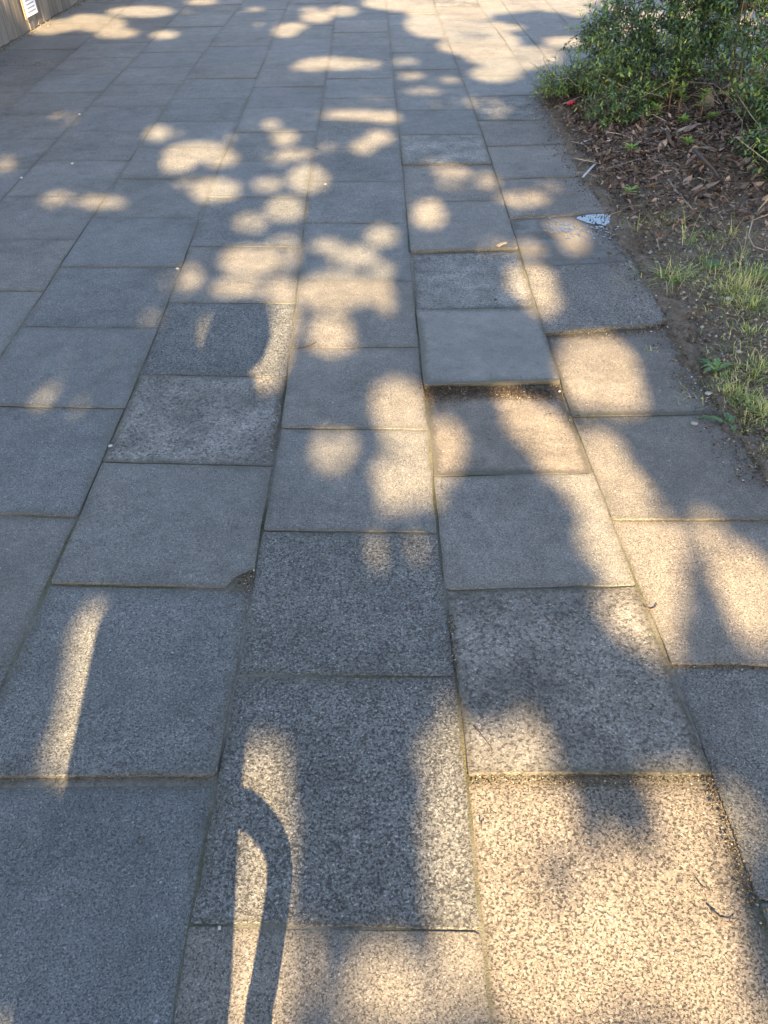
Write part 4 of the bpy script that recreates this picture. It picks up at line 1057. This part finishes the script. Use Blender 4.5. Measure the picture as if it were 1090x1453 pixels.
# a ground point with plane coordinates (u, v) lies on the line  eu3*u + ew3*v + s3*t
LC, LD, LN, LL, LT = [], [], [], [], []
def layer(r, space, limit, near=None):
    ff = discfilter(OF, r*.92); nf = discfilter(OF, near) if near else None
    ny = int((vv[-1]-vv[0])/(space*.87)); nx = int((uu[-1]-uu[0])/space)
    jj, ii = np.meshgrid(np.arange(ny), np.arange(nx), indexing='ij')
    u = uu[0] + (ii + .5*(jj % 2))*space + RNG.uniform(-.22, .22, ii.shape)*space + RNG.uniform(0, space); v = vv[0] + jj*space*.87 + RNG.uniform(-.22, .22, ii.shape)*space + RNG.uniform(0, space)
    u = u.ravel(); v = v.ravel()
    iu = np.clip(((u-uu[0])/RES).astype(int), 0, len(uu)-1); iv = np.clip(((v-vv[0])/RES).astype(int), 0, len(vv)-1)
    rr = np.hypot((u-Ucen)/1.06, (v-Vcen)/.86)/RAD
    ok = (ff[iv, iu] < limit) & (rr < 1)
    if near: ok &= nf[iv, iu] > .01
    u, v, rr = u[ok], v[ok], rr[ok]; n = len(u)
    half = np.sqrt(np.clip(1-rr**2, 0.02, 1))*1.2
    t_ = D0 + (RNG.beta(2, 2, n)*2-1)*half - 0.0
    # sheets of leaves follow the sphere a little so that the crown is full, not flat
    c_ = eu3[None]*u[:, None] + ew3[None]*v[:, None] + s3[None]*(t_ + (v-Vcen)*(-.25))[:, None]
    nn = s3[None] + RNG.normal(0, .33, (n, 3)); ax = np.cross(nn, RNG.normal(0, 1, (n, 3))); ax /= np.linalg.norm(ax, axis=1, keepdims=True)
    LC.append(c_ - ax*r*1.05); LD.append(ax); LN.append(nn); LL.append(np.full(n, r*2.15)); LT.append(RNG.random(n))
for _ in range(4): layer(.06, .088, .004)
for _ in range(3): layer(.032, .046, .01, near=.16)
for _ in range(3): layer(.016, .023, .04, near=.085)
LC, LD, LN, LL, LT = np.concatenate(LC), np.concatenate(LD), np.concatenate(LN), np.concatenate(LL), np.concatenate(LT)
print('crown leaves', len(LC))
treeC = eu3*Ucen + ew3*Vcen + s3*D0
tree = empty('tree', (treeC[0], treeC[1], 0)); tag(tree, 'broad leafy street tree standing on the paving behind the viewer', 'tree')
crown = leaflets(LC, LD, LN, LL, LL*.80, RNG.normal(.1, .2, len(LL)), LT, 'crown', M['crown'], tree, origin=tuple(tree.location)); crown['kind'] = 'stuff'
TU = -3.1
g = Geo(); tb = Vector((treeC[0]+eu[0]*TU, treeC[1]+eu[1]*TU, 0)); hub = Vector((tb.x, tb.y, 2.2))
g.tube([tb + Vector((0, 0, -.2)), tb + Vector((0, 0, .25)), tb.lerp(hub, .35), tb.lerp(hub, .7) + Vector((.05, .03, 0)), hub], [.36, .25, .21, .19, .17], 14); g.obj('trunk', M['bark'], tree, True, origin=tb)
WIDE = (discfilter(OF, .07) > .01)*1.0
def crossing(P):
    bad = 0
    for i in range(len(P)-1):
        for k in range(22):
            q = np.array(P[i].lerp(P[i+1], k/14)); u = q @ eu3; v = q @ ew3
            iu = int((u-uu[0])/RES); iv = int((v-vv[0])/RES)
            if 0 <= iu < len(uu) and 0 <= iv < len(vv): bad += WIDE[iv, iu]
    return bad
for i in range(9):
    best = None
    for tr in range(260):
        u = random.uniform(-4.2, 3.4); v = -.6 + 6.0*(i+random.random())/9; q = eu3*u + ew3*v + s3*(D0 + random.uniform(-1, 1))
        e = Vector(q); m_ = hub.lerp(e, random.uniform(.35, .6)) + Vector((random.gauss(0, .5), random.gauss(0, .5), random.uniform(.2, 1.2)))
        P = [hub + Vector((0, 0, -random.uniform(0, .3))), m_, e]; bd = crossing(P) - .05*(e-hub).length
        if best is None or bd < best[0]: best = (bd, P)
    g = Geo(); P = best[1]; print('limb', best[0]); g.tube([P[0], P[0].lerp(P[1], .5), P[1], P[1].lerp(P[2], .5), P[2]], [.06, .04, .028, .018, .007], 7); g.obj('limb', M['bark'], tree, True, origin=P[0])

# ------------------------------------------------------------------ unseen steel hoop, added to cast the arc shadow on the paving
HY = .17; tanE = math.tan(SUN_EL)
def unshadow(px, py, Y0):
    X, Y, _ = gp(px, py); return Vector((X + (Y-Y0)*math.tan(SUN_AZ), Y0, (Y-Y0)*tanE/math.cos(SUN_AZ)))
arc_mid = [(343,1146),(372,1168),(393,1205),(396,1250),(387,1320),(374,1400),(366,1453)]
P = [unshadow(x, y, HY) for x, y in arc_mid]
left = [Vector((P[0].x - (p.x-P[0].x), p.y, p.z)) for p in P[1:]]
foot_r = Vector((P[-1].x - .004, HY, 0)); foot_l = Vector((left[-1].x + .004, HY, 0))
path = [foot_l] + left[::-1] + P + [foot_r]
hoop = empty('added_hoop', (P[0].x, HY, 0)); tag(hoop, 'unseen low steel hoop added beside the viewer to cast the arc shadow', 'added hoop')
fine_ = []
for i in range(len(path)-1):
    p0, p1, p2, p3 = path[max(i-1, 0)], path[i], path[i+1], path[min(i+2, len(path)-1)]
    for k in range(4):
        t_ = k/4; fine_.append(0.5*((2*p1) + (p2-p0)*t_ + (2*p0-5*p1+4*p2-p3)*t_*t_ + (3*p1-p0-3*p2+p3)*t_**3))
fine_.append(path[-1])
g = Geo(); g.tube(fine_, .0225, 12); g.obj('tube', M['steel'], hoop, True)
for f_ in (foot_l, foot_r):
    g = Geo(); ring = []
    for z, r in ((.002, .05), (.008, .05), (.010, .046)): ring.append([(f_.x+r*math.cos(k*.5236), f_.y+r*math.sin(k*.5236), z) for k in range(12)])
    g.rings(ring); g.obj('foot_plate', M['steel'], hoop)

# ------------------------------------------------------------------ unseen person left of the viewer, shaped to cast the head and body shadow
PYp = -.12
skin = simple('skin', (0.46, 0.29, 0.21), .55, .1, 30); coatm = simple('coat_cloth', (0.05, 0.055, 0.075), .9, .2, 90); hairm = simple('hair', (0.045, 0.028, 0.018), .6, .3, 120); shoem = simple('shoe_leather', (0.03, 0.027, 0.025), .5, .2, 60); trm = simple('trouser_cloth', (0.06, 0.065, 0.08), .9, .2, 90)
er = unshadow(345, 1085, PYp).x; el_ = unshadow(120, 1000, PYp).x; hr = unshadow(388, 455, PYp); hn_ = unshadow(352, 548, PYp); ht = unshadow(330, 428, PYp)
bx = (er+el_)/2; bw = (er-el_)/2; hx = hr.x - .125; topz = ht.z
print('person', er, el_, hr, hn_, ht)
person = empty('person', (bx, PYp, 0)); tag(person, 'unseen person in a long dark coat left of the viewer, shaped to cast the body shadow', 'person')
me = bpy.data.meshes.new('body'); sk = topz/1.75
J = {'pelvis': (bx, PYp, .95), 'belly': (bx, PYp, 1.12), 'chest': (bx, PYp, 1.32), 'neckb': ((bx+hx)/2, PYp, 1.44), 'neck': (hx, PYp+.01, 1.50), 'head': (hx, PYp+.02, 1.60), 'crown_': (hx, PYp+.02, 1.70),
     'hipl': (bx-.09, PYp, .90), 'kneel': (bx-.10, PYp+.02, .48), 'anklel': (bx-.10, PYp-.01, .08), 'toel': (bx-.11, PYp+.13, .04), 'hipr': (bx+.09, PYp, .90), 'kneer': (bx+.10, PYp+.02, .48), 'ankler': (bx+.10, PYp-.01, .08), 'toer': (bx+.11, PYp+.13, .04),
     'shl': (bx-bw+.07, PYp, 1.38), 'ell': (bx-bw+.06, PYp-.06, 1.10), 'wrl': (bx-bw+.09, PYp+.08, .90), 'shr': (bx+bw-.07, PYp, 1.38), 'elr': (bx+bw-.06, PYp-.06, 1.10), 'wrr': (bx+bw-.09, PYp+.08, .90)}
rad = dict(pelvis=.13, belly=.12, chest=.13, neckb=.07, neck=.055, head=.085, crown_=.075, hipl=.085, kneel=.058, anklel=.042, toel=.038, hipr=.085, kneer=.058, ankler=.042, toer=.038, shl=.06, ell=.045, wrl=.033, shr=.06, elr=.045, wrr=.033)
nm = list(J); ed = [('pelvis','belly'),('belly','chest'),('chest','neckb'),('neckb','neck'),('neck','head'),('head','crown_'),('pelvis','hipl'),('hipl','kneel'),('kneel','anklel'),('anklel','toel'),('pelvis','hipr'),('hipr','kneer'),('kneer','ankler'),('ankler','toer'),('chest','shl'),('shl','ell'),('ell','wrl'),('chest','shr'),('shr','elr'),('elr','wrr')]
vs = [((J[k][0]-bx), (J[k][1]-PYp), J[k][2]*sk) for k in nm]
me.from_pydata(vs, [(nm.index(a), nm.index(b)) for a, b in ed], [])
body = bpy.data.objects.new('body', me); COL.objects.link(body); body.parent = person
body.modifiers.new('skin', 'SKIN'); 
for k, v in zip(nm, me.skin_vertices[0].data): v.radius = (rad[k], rad[k]*.85); v.use_root = (k == 'pelvis')
body.modifiers.new('sub', 'SUBSURF').levels = 2; body.modifiers['sub'].render_levels = 2; me.materials.append(skin)
def ring_(cx, cy, z, rx, ry, n=20): return [(cx+rx*math.cos(6.2832*k/n), cy+ry*math.sin(6.2832*k/n), z) for k in range(n)]
g = Geo(); g.rings([ring_(bx, PYp, .30*sk, bw*.98, .17), ring_(bx, PYp, .34*sk, bw, .175), ring_(bx, PYp, .7*sk, bw*.99, .17), ring_(bx, PYp, 1.0*sk, bw*.97, .16), ring_(bx, PYp, 1.2*sk, bw*.98, .155), ring_(bx, PYp, 1.36*sk, bw*.93, .14), ring_((bx*.7+hx*.3), PYp, 1.43*sk, bw*.6, .10), ring_((bx+hx)/2, PYp, 1.47*sk, .075, .075)])
g.obj('coat', coatm, person, True)
g = Geo(); hz = [(.0, .055, .06), (.05, .10, .11), (.12, .122, .13), (.20, .118, .128), (.26, .09, .10), (.29, .04, .05)]
g.rings([ring_(hx, PYp-.01, topz-.29+z, rx, ry) for z, rx, ry in hz]); g.obj('hair', hairm, person, True)
for s in (-1, 1):
    g = Geo(); g.rings([ring_(bx+s*.10, PYp+.05, .0, .05, .14, 14), ring_(bx+s*.10, PYp+.05, .03, .052, .145, 14), ring_(bx+s*.10, PYp+.03, .07, .045, .11, 14), ring_(bx+s*.10, PYp-.01, .12, .045, .055, 14)]); g.obj('shoe', shoem, person, True)
    g = Geo(); g.rings([ring_(bx+s*.10, PYp, .10, .065, .07, 14), ring_(bx+s*.10, PYp, .5*sk, .075, .08, 14), ring_(bx+s*.09, PYp, .8*sk, .10, .10, 14)]); g.obj('trouser_leg', trm, person, True)
